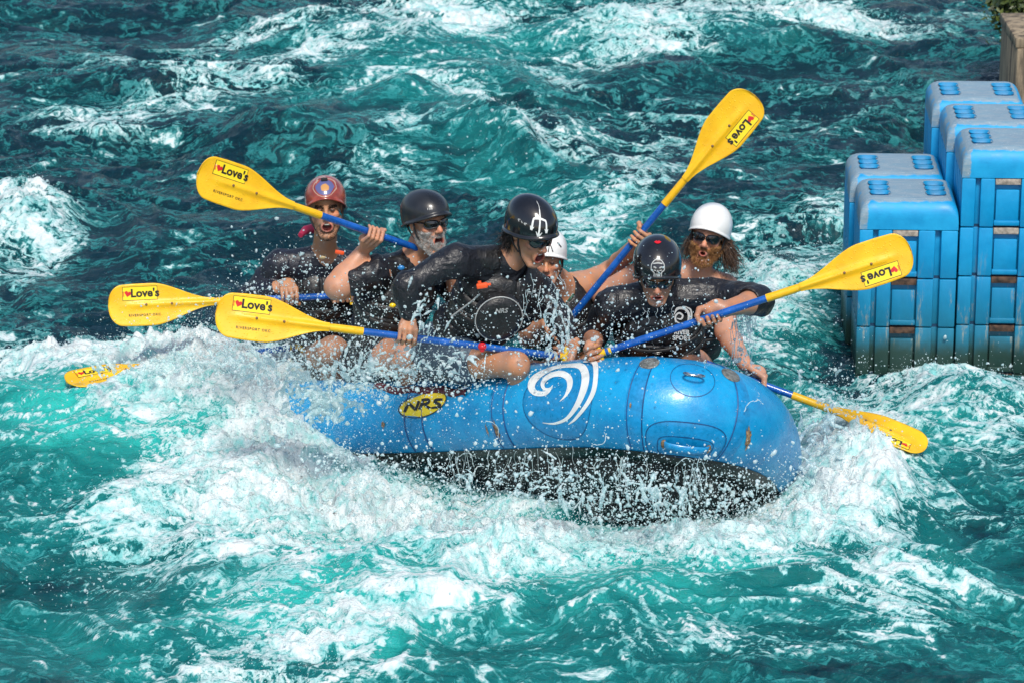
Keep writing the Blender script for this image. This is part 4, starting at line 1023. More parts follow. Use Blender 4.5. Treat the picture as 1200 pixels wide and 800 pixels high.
def beard_zone(q, top=-.035, chin=True):
    jaw = (q[:, 2] < top) & (q[:, 2] > -.16) & (q[:, 1] > .012) & (q[:, 1] < .13)
    side = (abs(q[:, 0]) > .030) | (q[:, 2] < -.085) | ((q[:, 2] > -.058) & (q[:, 2] < -.046) & (q[:, 1] > .07) & (abs(q[:, 0]) < .034))
    return jaw & side
SC_ = 1.13
def skin_blotch(c, r, col, s=.6):
    def fn(V, C): k = sstep(1.2, .7, np.linalg.norm((V - c) / r, axis=1))[:, None] * s; return C * (1 - k) + np.array(col) * k
    return fn
# paddle lines: tip and grip ends in the photo plus depth
PAD = dict(P1=(U(233, 204, .12), U(524, 303, .82)), P2=(U(127, 359, 1.15), U(412, 346, 1.45)), P3=(U(253, 367, -.32), U(662, 418, .02)),
           P4=(U(78, 444, 1.05), U(350, 406, 1.7)), P5=(U(884, 112, .75), U(652, 393, .80)), P6=(U(1068, 294, -.42), U(703, 414, -.28)), P7=(U(1087, 521, .25), U(780, 408, .62)))
def on(p, px):
    a, b = PAD[p]; lo_, hi_ = 0.0, 1.0
    pa, pb = proj(a), proj(b); t = (px - pa[0]) / (pb[0] - pa[0])
    for _ in range(20):
        q = a + (b - a) * t; t += (px - proj(q)[0]) / (pb[0] - pa[0])
    return a + (b - a) * t
def pdir(p): return unit(PAD[p][0] - PAD[p][1])
# ============ C: the paddler in the middle, leaning over the near tube
c = Person('person in black long sleeves and black trident helmet, leaning forward, bare thigh on the tube', U(530, 430, .35), (.47, .23, .135), SC_)
c.set_torso(U(528, 412, .42), U(580, 350, .20), U(598, 302, .13), U(532, 305, -.02), U(632, 342, .34))
c.set_head(Head(U(622, 271, .04), (.56, -.74, -.36)), .022)
G1 = on('P3', 475); wr = U(479, 371, -.12); c.arm('R', c.shR, U(476, 334, -.10), wr); c.grip(G1, pdir('P3'), wr, 1, -1)
G2 = on('P3', 656) + np.array([0, 0, .0]); wr2 = U(668, 402, .06); c.arm('L', c.shL, U(655, 372, .22), wr2)
gax = unit(np.cross(pdir('P3'), FWD)); c.grip(G2, gax, wr2 + np.array([.03, 0, 0]), -1, 1)
c.leg(U(530, 420, .22), U(605, 427, -.10), U(628, 520, .15), (.092, .056, .058, .04)); c.leg(U(560, 430, .62), U(640, 440, .55), U(650, 520, .8))
c.finish()
c.garment('shirt', c.torso + c.armR[:2] + [cap(c.armR[2]['a'], c.armR[2]['a'] * .12 + c.armR[2]['b'] * .88, c.armR[2]['ra'], c.armR[2]['rb'])] + c.armL[:2] + [cap(c.armL[2]['a'], c.armL[2]['a'] * .25 + c.armL[2]['b'] * .75, .045, .036)], M_SHIRT, .011, .006, 11)
v = c.vest()
c.garment('shorts', [cap(U(522, 414, .30), U(545, 421, .14), .122, .116, .05), ell(c.pelvis, np.array([.20, .16, .16]), c.TR, .05)], M_SHORTS, .006, .006, 10)
h = c.helmet(M_HBLK, .010, .062, .006, -.040, (.108, .135, .112), lift=.012); c.chin_strap(); c.glasses(.0)
tri = [([(30, 8), (30, 64)], 4), ([(13, 16), (12, 38), (17, 42), (30, 44), (43, 42), (48, 38), (47, 16)], 4.4), ([(12, 16), (8, 24)], [4, 1]), ([(12, 16), (17, 24)], [4, 1]), ([(48, 16), (52, 24)], [4, 1]), ([(48, 16), (43, 24)], [4, 1]), ([(30, 6), (23, 16)], [5, 1]), ([(30, 6), (37, 16)], [5, 1]), ([(30, 62), (34, 76), (60, 84)], [3, 2.4, .6])]
tri = [([(x, 62 - y + 2) if False else (x, y) for x, y in s_], w_) for s_, w_ in tri]
c.helmet_strokes(tri, M_WHITE, 'trident_emblem')
c.helmet_strokes([([(62, 20), (66, 22), (60, 24)], 2.2), ([(70, 20), (74, 23)], 2.0), ([(78, 19), (82, 22), (77, 24)], 2.0)], M_PALE, 'helmet_marking')
q_ = c.H; rs_ = np.random.RandomState(4); n = 240
root = np.array([q_.w((x, -.085 + .05 * rs_.rand(), -.045 - .03 * rs_.rand())) for x in rs_.uniform(-.06, .082, n)]) ; 
V_, F_ = tube_strands(root, np.tile(-q_.R[:, 2] * .6 - q_.R[:, 1] * .3, (n, 1)) + rs_.randn(n, 3) * .35, .085, .0028, 3, .012, .7, 7); c.add(link('hair', set_quads('hair', V_, F_), M_DARKH, None, True))
root = np.array([q_.w((.080 + .006 * rs_.rand(), -.02 - .05 * rs_.rand(), -.02 - .03 * rs_.rand())) for _ in range(90)])
V_, F_ = tube_strands(root, np.tile(-q_.R[:, 2], (90, 1)) + rs_.randn(90, 3) * .3, .07, .0024, 5, .008, .6, 6); c.add(link('hair', set_quads('hair', V_, F_), M_DARKH, None, True))
c.teeth()
def frame_at(P_, Q_, R_=None): return P_
def vest_bits_C():
    # round chest pocket with pale piping, maker's word, whistle, red toggle and pale zip
    x, y, z = c.TR.T; ctr = U(584, 372, -.05)
    view = unit(CAM - ctr); nrm_ = unit(y * .7 + view * .6); a = unit(np.cross(np.array([0, 0, 1]), nrm_)); b = np.cross(nrm_, a)
    G = []
    for i, (r, o) in enumerate(((.122, -.03), (.118, .012), (.108, .030), (.08, .036), (.04, .038), (.001, .038))):
        G.append([ctr + (a * math.cos(t) * r + b * math.sin(t) * r * 1.02) + nrm_ * o for t in np.linspace(0, 2 * math.pi, 40, endpoint=False)])
    pk = c.add(link('chest_pocket', grid_mesh('chest_pocket', np.array(G), closed_v=True), M_VEST, None, True))
    b1 = MB(); b1.tube([tuple(ctr + a * math.cos(t) * .118 + b * math.sin(t) * .120 + nrm_ * .016) for t in np.linspace(0, 2 * math.pi, 41)], .0032, 6, False); c.sub(b1.build('piping', M_PALE), pk)
    me_ = font_mesh('NRS', .034, .0008, .001, .2); o = link('pocket_lettering', me_, M_PALE); M = Matrix(np.block([[np.stack([a, b, nrm_], 1), (ctr + a * .005 + b * .055 + nrm_ * .040)[:, None]], [np.zeros((1, 3)), np.ones((1, 1))]]).tolist())
    me_.transform(M); c.sub(o, pk)
    w0 = U(565, 335, -.16); bb = MB(); bb.box((0, 0, 0), (.055, .022, .026), .006); bb.box((.034, 0, .002), (.02, .014, .012), .004); bb.tube([(-.01, 0, .012), (-.01, 0, .024)], .009, 8)
    c.add(bb.build('whistle', M_ORANGE, None, True, Matrix.Translation(w0) @ Matrix.Rotation(-.15, 4, 'Y')))
    bb = MB(); bb.tube([tuple(U(px, py, Y)) for px, py, Y in ((529, 371, .0), (540, 363, -.03), (552, 354, -.08), (562, 345, -.13))], .0045, 6); c.add(bb.build('zip', M_PALE))
    bb = MB(); bb.ball((0, 0, 0), .022, 2); bb.box((.0, -.012, 0), (.02, .012, .045), .004); c.add(bb.build('toggle', M_RED, None, True, Matrix.Translation(U(565, 406, -.17))))
vest_bits_C()
# ============ B: grey-bearded man shouting
b_ = Person('person with grey beard, dark glasses and matte black helmet, mouth wide open', U(440, 430, .95), (.53, .26, .16), SC_)
b_.set_torso(U(436, 424, .98), U(462, 350, .85), U(484, 304, .80), U(440, 318, .66), U(512, 322, 1.08))
b_.set_head(Head(U(500, 260, .74), (.54, -.83, .10)), .026)
G1 = on('P1', 437); wr = G1 + (U(424, 300, .55) - U(437, 277, .47)) * 1.0; b_.arm('R', b_.shR, U(396, 336, .60), wr, (.062, .058, .052, .034)); b_.grip(G1, pdir('P1'), wr, -1, -1)
G2 = on('P1', 520); wr2 = G2 + np.array([.02, .08, -.06]); b_.arm('L', b_.shL, U(540, 350, 1.0), wr2)
b_.grip(G2, unit(np.cross(pdir('P1'), FWD)), wr2, 1, 1)
b_.leg(U(440, 420, .85), U(478, 418, .50), U(500, 520, .75), (.095, .080, .06, .04)); b_.leg(U(470, 430, 1.2), U(520, 430, 1.05), U(520, 520, 1.2))
b_.finish()
b_.garment('shirt', b_.torso + [cap(b_.shR, b_.shR * .45 + U(396, 336, .60) * .55, .068, .072)] + b_.armL[:2], M_SHIRT, .012, .007, 10)
b_.vest(); b_.garment('shorts', [cap(U(432, 424, .92), U(456, 420, .72), .12, .115, .03), ell(b_.pelvis, np.array([.18, .14, .15]), b_.TR, .04)], M_DSHORTS, .006, .005)
b_.helmet(M_HGRY, .012, .060, .012, -.030, (.108, .134, .098), lift=.016); b_.chin_strap(); b_.glasses(.0); b_.teeth()
b_.helmet_strokes([([(20, 16), (20, 21)], 1.3), ([(23.5, 16), (23.5, 21)], 1.3), ([(20, 21), (23.5, 16)], 1.3), ([(27, 16), (27, 21)], 1.3), ([(31, 16), (31, 21)], 1.3)], M_PALE, 'helmet_marking')
b_.beard(M_GREYB, lambda q: beard_zone(q, -.030), 7000, .010, .0011)
for (px, py, m_, r_) in ((470, 314, M_BLUP, .017), (470, 322, M_BLUP, .017), (460, 358, M_YELP, .016)):
    bb = MB(); bb.ball((0, 0, 0), r_, 2, (1.1, .6, .8)); b_.add(bb.build('buckle', m_, None, True, Matrix.Translation(U(px, py, .60))))
# ============ A: laughing man in the red painted helmet
a_ = Person('person laughing in red painted helmet and navy shirt, at the back left of the raft', U(378, 440, 1.9), (.44, .22, .125), SC_)
a_.set_torso(U(376, 432, 1.95), U(374, 350, 1.62), U(380, 298, 1.56), U(326, 312, 1.52), U(428, 316, 1.60), 1.02)
a_.set_head(Head(U(382, 244, 1.42), (.06, -1, .10), roll=-.04), .017)
G1 = on('P2', 338); wr = G1 + np.array([-.075, .05, .035]); a_.arm('R', a_.shR, U(292, 350, 1.55), wr); a_.grip(G1, pdir('P2'), G1 + np.array([.0, .05, .07]), 1, -1)
a_.P.append(cap(wr, G1 + np.array([-.02, .05, .06]), .034, .03, .03))
G2 = on('P2', 404); wr2 = G2 + np.array([.03, .05, .06]); a_.arm('L', a_.shL, U(446, 356, 1.5), wr2); a_.grip(G2, pdir('P2'), wr2, -1, 1)
a_.leg(U(372, 425, 1.75), U(390, 412, 1.25), U(396, 510, 1.4), (.09, .075, .06, .04)); a_.leg(U(400, 430, 1.8), U(425, 425, 1.35), U(425, 510, 1.5))
a_.finish()
a_.garment('shirt', a_.torso + a_.armR[:2] + [cap(a_.armR[2]['a'], a_.armR[2]['a'] * .15 + a_.armR[2]['b'] * .85, .05, .04)] + a_.armL, M_NAVY, .013, .007, 9)
a_.vest(g=.03); a_.garment('shorts', [cap(U(372, 428, 1.8), U(384, 424, 1.5), .118, .11, .03), ell(a_.pelvis, np.array([.18, .14, .15]), a_.TR, .04)], M_DSHORTS, .006, .005)
rp = NT('helmet_red_paint'); hx, hz = rp.attr('hx'), rp.attr('hz'); tcn = rp.n('TexNoise', Vector=rp.n('TexCoord').outputs['Object'], Scale=22.0, Detail=5.0).outputs[0]
jx = rp.math('ADD', hx, rp.math('MULTIPLY', rp.math('SUBTRACT', tcn, .5), .025)); jz = rp.math('ADD', hz, rp.math('MULTIPLY', rp.math('SUBTRACT', tcn, .5), .025))
dx = rp.math('POWER', rp.math('DIVIDE', jx, .040), 2); dz = rp.math('POWER', rp.math('DIVIDE', rp.math('SUBTRACT', jz, .110), .026), 2); rr = rp.math('ADD', dx, dz)
cc = rp.mix(rp.ramp(tcn, .3, .7), (.20, .028, .015), (.40, .075, .04)); cc = rp.mix(rp.ramp(rr, 1.5, 1.1), cc, (.10, .11, .26)); cc = rp.mix(rp.ramp(rr, .35, .25), cc, (.55, .27, .08))
cc = rp.mix(rp.ramp(rp.math('ABSOLUTE', rp.math('SUBTRACT', rr, 2.0)), .25, .1), cc, (.45, .30, .22))
rp.P(Base_Color=cc, Roughness=.2, Coat_Weight=.6)
a_.helmet(rp.m, .006, .072, .0, -.03, (.104, .130, .106), lift=.014); a_.chin_strap(); a_.teeth()
bb = MB(); bb.box((0, 0, 0), (.035, .02, .016), .003); M_ = Matrix(np.block([[a_.H.R, a_.on_helmet(0, math.radians(62), .006)[:, None]], [np.zeros((1, 3)), np.ones((1, 1))]]).tolist()); a_.sub(bb.build('clip', M_STRAP, None, True, M_), a_.hel)
a_.beard(M_DARKH, lambda q: beard_zone(q, -.060), 1500, .006, .0008); a_.beard(M_DARKH, lambda q: (abs(q[:, 2] - .021) < .006) & (abs(abs(q[:, 0]) - .032) < .02) & (q[:, 1] > .06), 500, .007, .0011, name='eyebrows', seed=3)
bb = MB(); hd = [tuple(U(px, py, Y)) for px, py, Y in ((352, 276, 1.60), (358, 270, 1.66), (368, 268, 1.70), (380, 270, 1.72))]; bb.tube(hd, [.014, .024, .028, .024], 12); a_.add(bb.build('hood', simple('hood_pink', (.42, .02, .07), .5)))
bb = MB(); bb.box((0, 0, 0), (.05, .02, .02), .005); a_.add(bb.build('whistle', M_ORANGE, None, True, Matrix.Translation(U(398, 296, 1.38)) @ Matrix.Rotation(.2, 4, 'Y')))
bb = MB(); bb.ball((0, 0, 0), .014, 2, (1.3, .5, .7)); a_.add(bb.build('chest_badge', simple('badge_gold', (.55, .42, .22), .5), None, True, Matrix.Translation(U(378, 302, 1.38))))
# ============ D: mostly hidden behind the middle paddler
d_ = Person('person in green shirt and white marked helmet, half hidden behind the trident helmet', U(660, 440, 1.35), (.52, .26, .15), SC_)
d_.set_torso(U(660, 432, 1.42), U(656, 372, 1.18), U(652, 330, 1.10), U(616, 338, 1.05), U(682, 334, 1.22), .95)
d_.set_head(Head(U(641, 303, .90), (-.05, -1, -.02), sc=1.06), .010)
G1 = on('P5', 747); wr = G1 + np.array([.015, .085, -.045]); d_.arm('L', d_.shL, U(716, 318, 1.42), wr, (.060, .048, .042, .032)); d_.grip(G1, pdir('P5'), wr, -1, 1)
G2 = on('P5', 655); wr2 = G2 + np.array([-.06, .08, .02]); d_.arm('R', d_.shR, U(620, 395, 1.1), wr2); d_.grip(G2, unit(np.cross(pdir('P5'), FWD)), wr2, 1, 1)
d_.leg(U(650, 430, 1.3), U(660, 436, .92), U(665, 510, 1.1)); d_.leg(U(680, 430, 1.35), U(705, 436, 1.0), U(705, 510, 1.1))
d_.finish(); d_.garment('shirt', d_.torso[:3], M_GREEN, .010, .006); d_.vest(g=.034, h=(-.05, .1)); d_.garment('shorts', [ell(d_.pelvis, np.array([.18, .14, .15]), d_.TR, .04)], M_DSHORTS, .008, .004)
d_.helmet(M_HWHT, .006, .062, .0, -.03, (.106, .130, .106), lift=.012); d_.chin_strap(); d_.helmet_strokes([([(-20, 14), (-12, 34), (-6, 14)], 3), ([(10, 14), (14, 30), (22, 18)], 3), ([(-50, 20), (-40, 35)], 4)], M_INK, 'helmet_marking'); d_.teeth()
# ============ F: red-bearded man in the white helmet
f_ = Person('person with ginger beard, long brown hair, white helmet and dark glasses', U(800, 440, 1.2), (.55, .28, .18), SC_)
f_.set_torso(U(796, 428, 1.28), U(806, 366, 1.08), U(816, 320, 1.00), U(772, 312, 1.02), U(850, 338, .98))
f_.set_head(Head(U(831, 276, .93), (-.22, -.97, .10), roll=.16, sc=1.13, nx=.92), .009, oval=True)
G1 = on('P7', 884); wr = G1 + (U(874, 426, .50) - U(885, 444, .5)) * 1.0 + np.array([0, .03, 0]); f_.arm('L', f_.shL, U(851, 388, .80), wr, (.058, .048, .044, .033)); f_.grip(G1, pdir('P7'), wr, -1, 1)
G2 = on('P7', 792); wr2 = G2 + np.array([-.05, .07, .03]); f_.arm('R', f_.shR, U(708, 345, 1.12), wr2, (.074, .056, .046, .033)); f_.grip(G2, unit(np.cross(pdir('P7'), FWD)), wr2, 1, 1)
f_.leg(U(785, 430, 1.1), U(770, 430, .72), U(770, 510, .8)); f_.leg(U(815, 430, 1.1), U(812, 424, .52), U(812, 510, .75))
f_.finish(); f_.garment('vest_top', f_.torso[:3], M_SHIRT, .006, .005)
f_.vest(g=.04, h=(-.22, .1)); f_.garment('shorts', [ell(f_.pelvis, np.array([.18, .14, .15]), f_.TR, .04)], M_DSHORTS, .008, .004)
f_.helmet(M_HWHT, .002, .058, .008, -.015, (.104, .128, .108), lift=.012); f_.glasses(0, .030, .020); f_.beard(M_GINGER, lambda q: beard_zone(q, -.030), 4200, .016, .0010, .55, .003); f_.chin_strap()
q_ = f_.H; rs_ = np.random.RandomState(8)
for sd_, n, L_h, off in ((-1, 330, .15, .10), (1, 200, .12, .0)):
    root = np.array([q_.w((sd_ * (.076 + .012 * rs_.rand()), -.06 + .075 * rs_.rand(), .01 - .05 * rs_.rand())) for _ in range(n)])
    D_ = np.tile(-q_.R[:, 2] + q_.R[:, 0] * sd_ * (.55 if sd_ < 0 else .1), (n, 1)) + rs_.randn(n, 3) * .22
    V_, F_ = tube_strands(root, D_, L_h, .0022, 9 + sd_, .018, .15, 9); f_.add(link('hair', set_quads('hair', V_, F_), M_BRNH, None, True))
root = np.array([q_.w((rs_.uniform(-.07, .07), -.085, -.03)) for _ in range(200)]); V_, F_ = tube_strands(root, np.tile(-q_.R[:, 2], (200, 1)) + rs_.randn(200, 3) * .25, .13, .0024, 12, .014, .2, 8); f_.add(link('hair', set_quads('hair', V_, F_), M_BRNH, None, True))
# ============ E: the front paddler, head down
e_ = Person('person in black with skull helmet and sunglasses, head down at the front of the raft', U(775, 440, .30), (.44, .21, .125), SC_)
e_.set_torso(U(775, 440, .42), U(772, 388, .16), U(768, 338, .06), U(716, 358, .04), U(836, 346, .08), 1.02)
e_.set_head(Head(U(770, 319, -.10), (-.02, -.93, -.30)), .006)
G1 = on('P6', 833); wr = G1 + np.array([.065, .05, .022]); e_.arm('L', e_.shL, U(890, 352, -.08), wr, (.058, .05, .045, .032)); e_.grip(G1, pdir('P6'), G1 + np.array([.03, .055, .045]), 1, -1); e_.P.append(cap(wr, G1 + np.array([.035, .05, .035]), .032, .030, .03))
G2 = on('P6', 699); wr2 = G2 + np.array([-.005, .10, .02]); e_.arm('R', e_.shR, U(694, 396, .22), wr2); e_.grip(G2, unit(np.cross(pdir('P6'), FWD)), G2 + np.array([-.03, .07, .02]), 1, 1)
e_.leg(U(750, 440, .35), U(742, 436, .0), U(745, 520, .15)); e_.leg(U(800, 440, .30), U(811, 432, -.10), U(805, 520, .1))
e_.finish()
eL = e_.armL
e_.garment('shirt', e_.torso + [cap(e_.shL, U(890, 352, -.08), .066, .066, .03)] + e_.armR[:1] + [cap(e_.armR[1]['a'], e_.armR[1]['b'], .055, .05)], M_SHIRT, .012, .008, 9)
e_.garment('sleeve_cuff', [cap(U(890, 352, -.08), U(879, 353, -.12), .074, .070, .02), cap(U(874, 354, -.16), U(866, 355, -.22), .058, .050, .008, 'sub')], M_SHIRT, .004, .004)
e_.vest(g=.036); e_.garment('shorts', [ell(e_.pelvis, np.array([.18, .14, .15]), e_.TR, .04)], M_DSHORTS, .008, .004)
e_.helmet(M_HBLK, .004, .062, -.015, -.04, (.112, .134, .112), lift=.012); e_.chin_strap(); e_.glasses()
sk = [([(-16, 22), (-17, 34), (-8, 44), (8, 44), (17, 34), (16, 22)], 2.4), ([(-16, 22), (-9, 18), (-8, 9), (0, 6), (8, 9), (9, 18), (16, 22)], 2.4), ([(-13, 36), (0, 38), (13, 36)], 2.4), ([(-11, 30), (-4, 28)], 3), ([(4, 28), (11, 30)], 3), ([(-10, 23), (-4, 22.5)], 2), ([(4, 22.5), (10, 23)], 2), ([(-4.5, 14), (-4.5, 9)], 1.6), ([(-1.5, 14), (-1.5, 8.5)], 1.6), ([(1.5, 14), (1.5, 8.5)], 1.6), ([(4.5, 14), (4.5, 9)], 1.6), ([(-6, 15), (6, 15)], 1.8), ([(-2, 19), (0, 23), (2, 19)], 2)]
e_.helmet_strokes(sk, M_PALE, 'skull_emblem'); e_.helmet_strokes([([(-60, 84), (0, 83), (60, 84)], 7)], M_RED, 'helmet_patch')
def chest_swirl():
    ctr = U(799, 371, -.085); nrm_ = unit(CAM - ctr); a = np.array([1, 0, 0.]); a = unit(a - nrm_ * (a @ nrm_)); b = np.cross(nrm_, a); ms = []
    def st(pts, ws):
        P = catmull(np.array(pts, float), False, 6); T_ = np.gradient(P, axis=0); T_ /= np.linalg.norm(T_, axis=1)[:, None]; N_2 = np.stack([-T_[:, 1], T_[:, 0]], 1); w_ = np.interp(np.linspace(0, 1, len(P)), np.linspace(0, 1, len(ws)), ws)
        G = np.stack([np.array([ctr + a * q[0] + b * q[1] + nrm_ * .0 for q in (P + N_2 * (w_ * j * .5)[:, None]) / 237.]) for j in (-1, 1)], 0); ms.append(grid_mesh('s', G))
    st([(-6, -2), (-1, -3), (1, 1), (-3, 4), (-7, 1), (-7, -5), (-2, -8)], [.5, 2, 2, 2, 2, 2, .5]); st([(-9, 2), (-5, 9), (3, 9), (8, 3), (7, -6), (2, -11)], [.5, 3, 3, 3, 2, .5]); st([(2, 12), (10, 8), (11, -2), (7, -11)], [.5, 2, 2, .5])
    t_ = font_mesh('RIVER', .030, .001); t_.transform(Matrix(np.block([[np.stack([a, b, nrm_], 1), (ctr - b * .078)[:, None]], [np.zeros((1, 3)), np.ones((1, 1))]]).tolist())); ms.append(t_)
    t_ = font_mesh('SPORT', .030, .001); t_.transform(Matrix(np.block([[np.stack([a, b, nrm_], 1), (ctr - b * .105)[:, None]], [np.zeros((1, 3)), np.ones((1, 1))]]).tolist())); ms.append(t_)
    o = e_.add(link('chest_print', join_meshes(ms, 'chest_print'), M_PALE))
chest_swirl()
# ---------------------------------------------------------------- paddles
py_ = NT('paddle_yellow'); tc = py_.n('TexCoord').outputs['Object']; n1 = py_.n('TexNoise', Vector=tc, Scale=7.0, Detail=6.0, Roughness=.65).outputs[0]; n2 = py_.n('TexNoise', Vector=py_.n('Mapping', Vector=tc, Scale=(1, 9, 3)), Scale=28.0, Detail=6.0, Roughness=.75).outputs[0]
c_ = py_.mix(py_.ramp(n1, .3, .7), (.80, .42, .003), (.90, .53, .010)); c_ = py_.mix(py_.math('MULTIPLY', py_.ramp(n2, .56, .70), .55), c_, (.48, .27, .04))
dr = py_.ramp(py_.n('TexVoronoi', Vector=tc, Scale=70.0).outputs['Distance'], .1, .28, 1, 0)
py_.P(Base_Color=c_, Roughness=py_.ramp(n2, .3, .7, .3, .5), Normal=py_.bump(dr, .5, .003, py_.bump(n2, .2, .002)))
M_PY = py_.m; M_SHAFT = gloss('shaft_blue', (.006, .10, .42), .28, .15, .4, 20); M_HEART = simple('heart_red', (.62, .015, .015), .4, var=.03); M_RIV = simple('rivet', (.22, .12, .05), .5)
M_LBL = simple('label_yellow', (.92, .68, .015), .4, var=.02); M_GRIP = gloss('grip_yellow', (.88, .55, .01), .4, .1, .1)
def paddle(key, label, nrm_hint, flip=1, back=False, inside_text=True):
    tip, grip = PAD[key]; L = np.linalg.norm(tip - grip); x = unit(grip - tip); z = np.array(nrm_hint, float); z = unit(z - x * (z @ x)); y = np.cross(z, x)
    root = empty('paddle', (0, 0, 0)); root.matrix_world = Matrix(np.block([[np.stack([x, y, z], 1), tip[:, None]], [np.zeros((1, 3)), np.ones((1, 1))]]).tolist())
    tag(root, label, 'paddle', 'yellow and blue paddles')
    BL = .56
    # blade in its own plane: x 0..BL, half width w(x), curved, thicker on the spine
    nx_, ny_ = 56, 25; G = []
    xs = BL * (1 - np.cos(np.linspace(0, 1, nx_) * np.pi / 2 * 1.0)) ; xs = BL * np.linspace(0, 1, nx_) ** 1.4
    def hw(x_):
        t = x_ / BL; r = .075
        end = math.sqrt(max(0, 1 - (1 - min(x_ / r, 1)) ** 2)); end = end ** .9
        body = .112 if t < .42 else .112 - (.112 - .021) * (sstep(.42, 1.0, t) ** .92)
        return max(.002, (body * (.94 + .06 * min(1, t / .25))) * end)
    def surf(x_, v, side=1):
        w_ = hw(x_); t = x_ / BL; spine = .013 * sstep(.06, .35, t) * math.exp(-(v * w_ / .016) ** 2) + (.008 * sstep(.6, 1, t)) * math.exp(-(v * w_ / .02) ** 2)
        curve = .02 * (1 - t) ** 2 * 1.0 - .010 * v * v * (1 - t * .5)
        return np.array([x_, v * w_, -curve * 1.0 + side * (.0028 + spine)])
    top_ = np.array([[surf(a, v, 1) for v in np.linspace(-1, 1, ny_)] for a in xs]); bot = np.array([[surf(a, v, -1) for v in np.linspace(1, -1, ny_)] for a in xs])
    G = np.concatenate([top_, bot], 1); bl_ = link('blade', grid_mesh('blade', G, closed_v=True), M_PY, root, True)
    b = MB(); b.tube([(BL - .05, 0, 0), (BL + .03, 0, 0), (BL + .17, 0, 0)], [.016, .020, .0205], 16); b.build('throat', M_PY, root)
    b = MB(); b.tube([(BL + .165, 0, 0), (L - .03, 0, 0)], [.0178, .0178], 16); b.build('shaft', M_SHAFT, root)
    b = MB(); b.tube([(L - .06, 0, 0), (L - .005, 0, 0)], [.0185, .016], 14); b.tube([(L, -.052, 0), (L + .004, -.03, 0), (L, 0, 0), (L + .004, .03, 0), (L, .052, 0)], [.012, .0155, .0165, .0155, .012], 12); b.build('grip', M_GRIP, root)
    for rx_ in (.20, .335):
        b = MB(); b.ball((rx_, 0, surf(rx_, 0)[2] + .0005), .007, 2, (1, 1, .5)); b.build('rivet', M_RIV, root)
    if not inside_text: return root
    def place(me_, cx, cy, rot, mat, name, dz=.004, par=None):
        me_.transform(Matrix.Rotation(rot, 4, 'Z')); me_.transform(Matrix.Translation((cx, cy, 0)))
        for v in me_.vertices:
            w_ = hw(min(max(v.co.x, 0), BL)); v.co.z += surf(min(max(v.co.x, 0), BL), max(-1, min(1, v.co.y / w_)))[2] + dz
        o = link(name, me_, mat, par or root); return o
    def gridplate(w_, h_, n=10):
        xs_ = np.linspace(-w_ / 2, w_ / 2, n); ys_ = np.linspace(-h_ / 2, h_ / 2, 5); g = np.array([[(a, b, 0) for b in ys_] for a in xs_]); return grid_mesh('p', g)
    lx, ly = .170, .060 * flip; rot = 0 if flip > 0 else 0
    lw, lh = .180, .068; r_ = 0.0 if not back else math.pi
    border = place(gridplate(lw + .005, lh + .005), lx, ly, 0, M_INK, 'label_border', .0012); lab = place(gridplate(lw, lh), lx, ly, 0, M_LBL, 'label', .0020)
    s_ = -1 if back else 1
    place(font_mesh("Love's", .060, .0020), lx + s_ * .026, ly, r_, M_INK, 'label_lettering', .0030)
    hm = bpy.data.meshes.new('heart'); bm = bmesh.new(); vs = []
    for t in np.linspace(0, 2 * math.pi, 24, endpoint=False): vs.append(bm.verts.new(((16 * math.sin(t) ** 3) * .00110, (13 * math.cos(t) - 5 * math.cos(2 * t) - 2 * math.cos(3 * t) - math.cos(4 * t)) * .00110, 0)))
    bm.faces.new(vs); bm.to_mesh(hm); bm.free(); hm.transform(Matrix.Rotation(-.25, 4, 'Z')); place(hm, lx - s_ * .064, ly, r_, M_HEART, 'heart', .0032)
    for k_, c2 in ((0, M_RED), (1, M_ORANGE)):
        am = MB(); am.tube([((-.0225 - .004 * k_) * math.cos(t), ((.0225) + .004 * k_) * math.sin(t), 0) for t in np.linspace(-.5, .6, 7)], .0012, 5); me_ = bpy.data.meshes.new('arc'); am.bm.to_mesh(me_); am.bm.free(); place(me_, lx - s_ * .064, ly - s_ * .002, r_, c2, 'heart_stripe', .0030)
    if inside_text != 'short': place(font_mesh("RIVERSPORT OKC", .0175, .0003, space=1.25), lx + .02, -.055 * flip, r_, M_INK, 'blade_lettering', .0022)
    return root
CD = unit(CAM - TGT)
paddle('P1', 'raised paddle held across the laughing face, highest blade on the left', CD + np.array([.0, 0, .1]))
paddle('P2', 'leftmost level paddle, its blade partly behind another yellow blade', CD)
paddle('P3', 'paddle held low by the trident-helmet paddler, blade in front of the navy shirt', CD + np.array([0, 0, .1]))
paddle('P4', 'lowest left paddle, its blade half buried in white spray', CD * .42 + UPV * .9)
paddle('P5', 'paddle raised straight up, blade highest of all above the white helmet', CD, 1, False, 'short')
paddle('P6', 'paddle held across the chest of the skull-helmet paddler, blade in front of the blue blocks', CD, 1, False, 'short')
paddle('P7', 'lowest right paddle pointing down at the water beside the bow', CD * .5 + UPV * .86, 1, False, 'short')
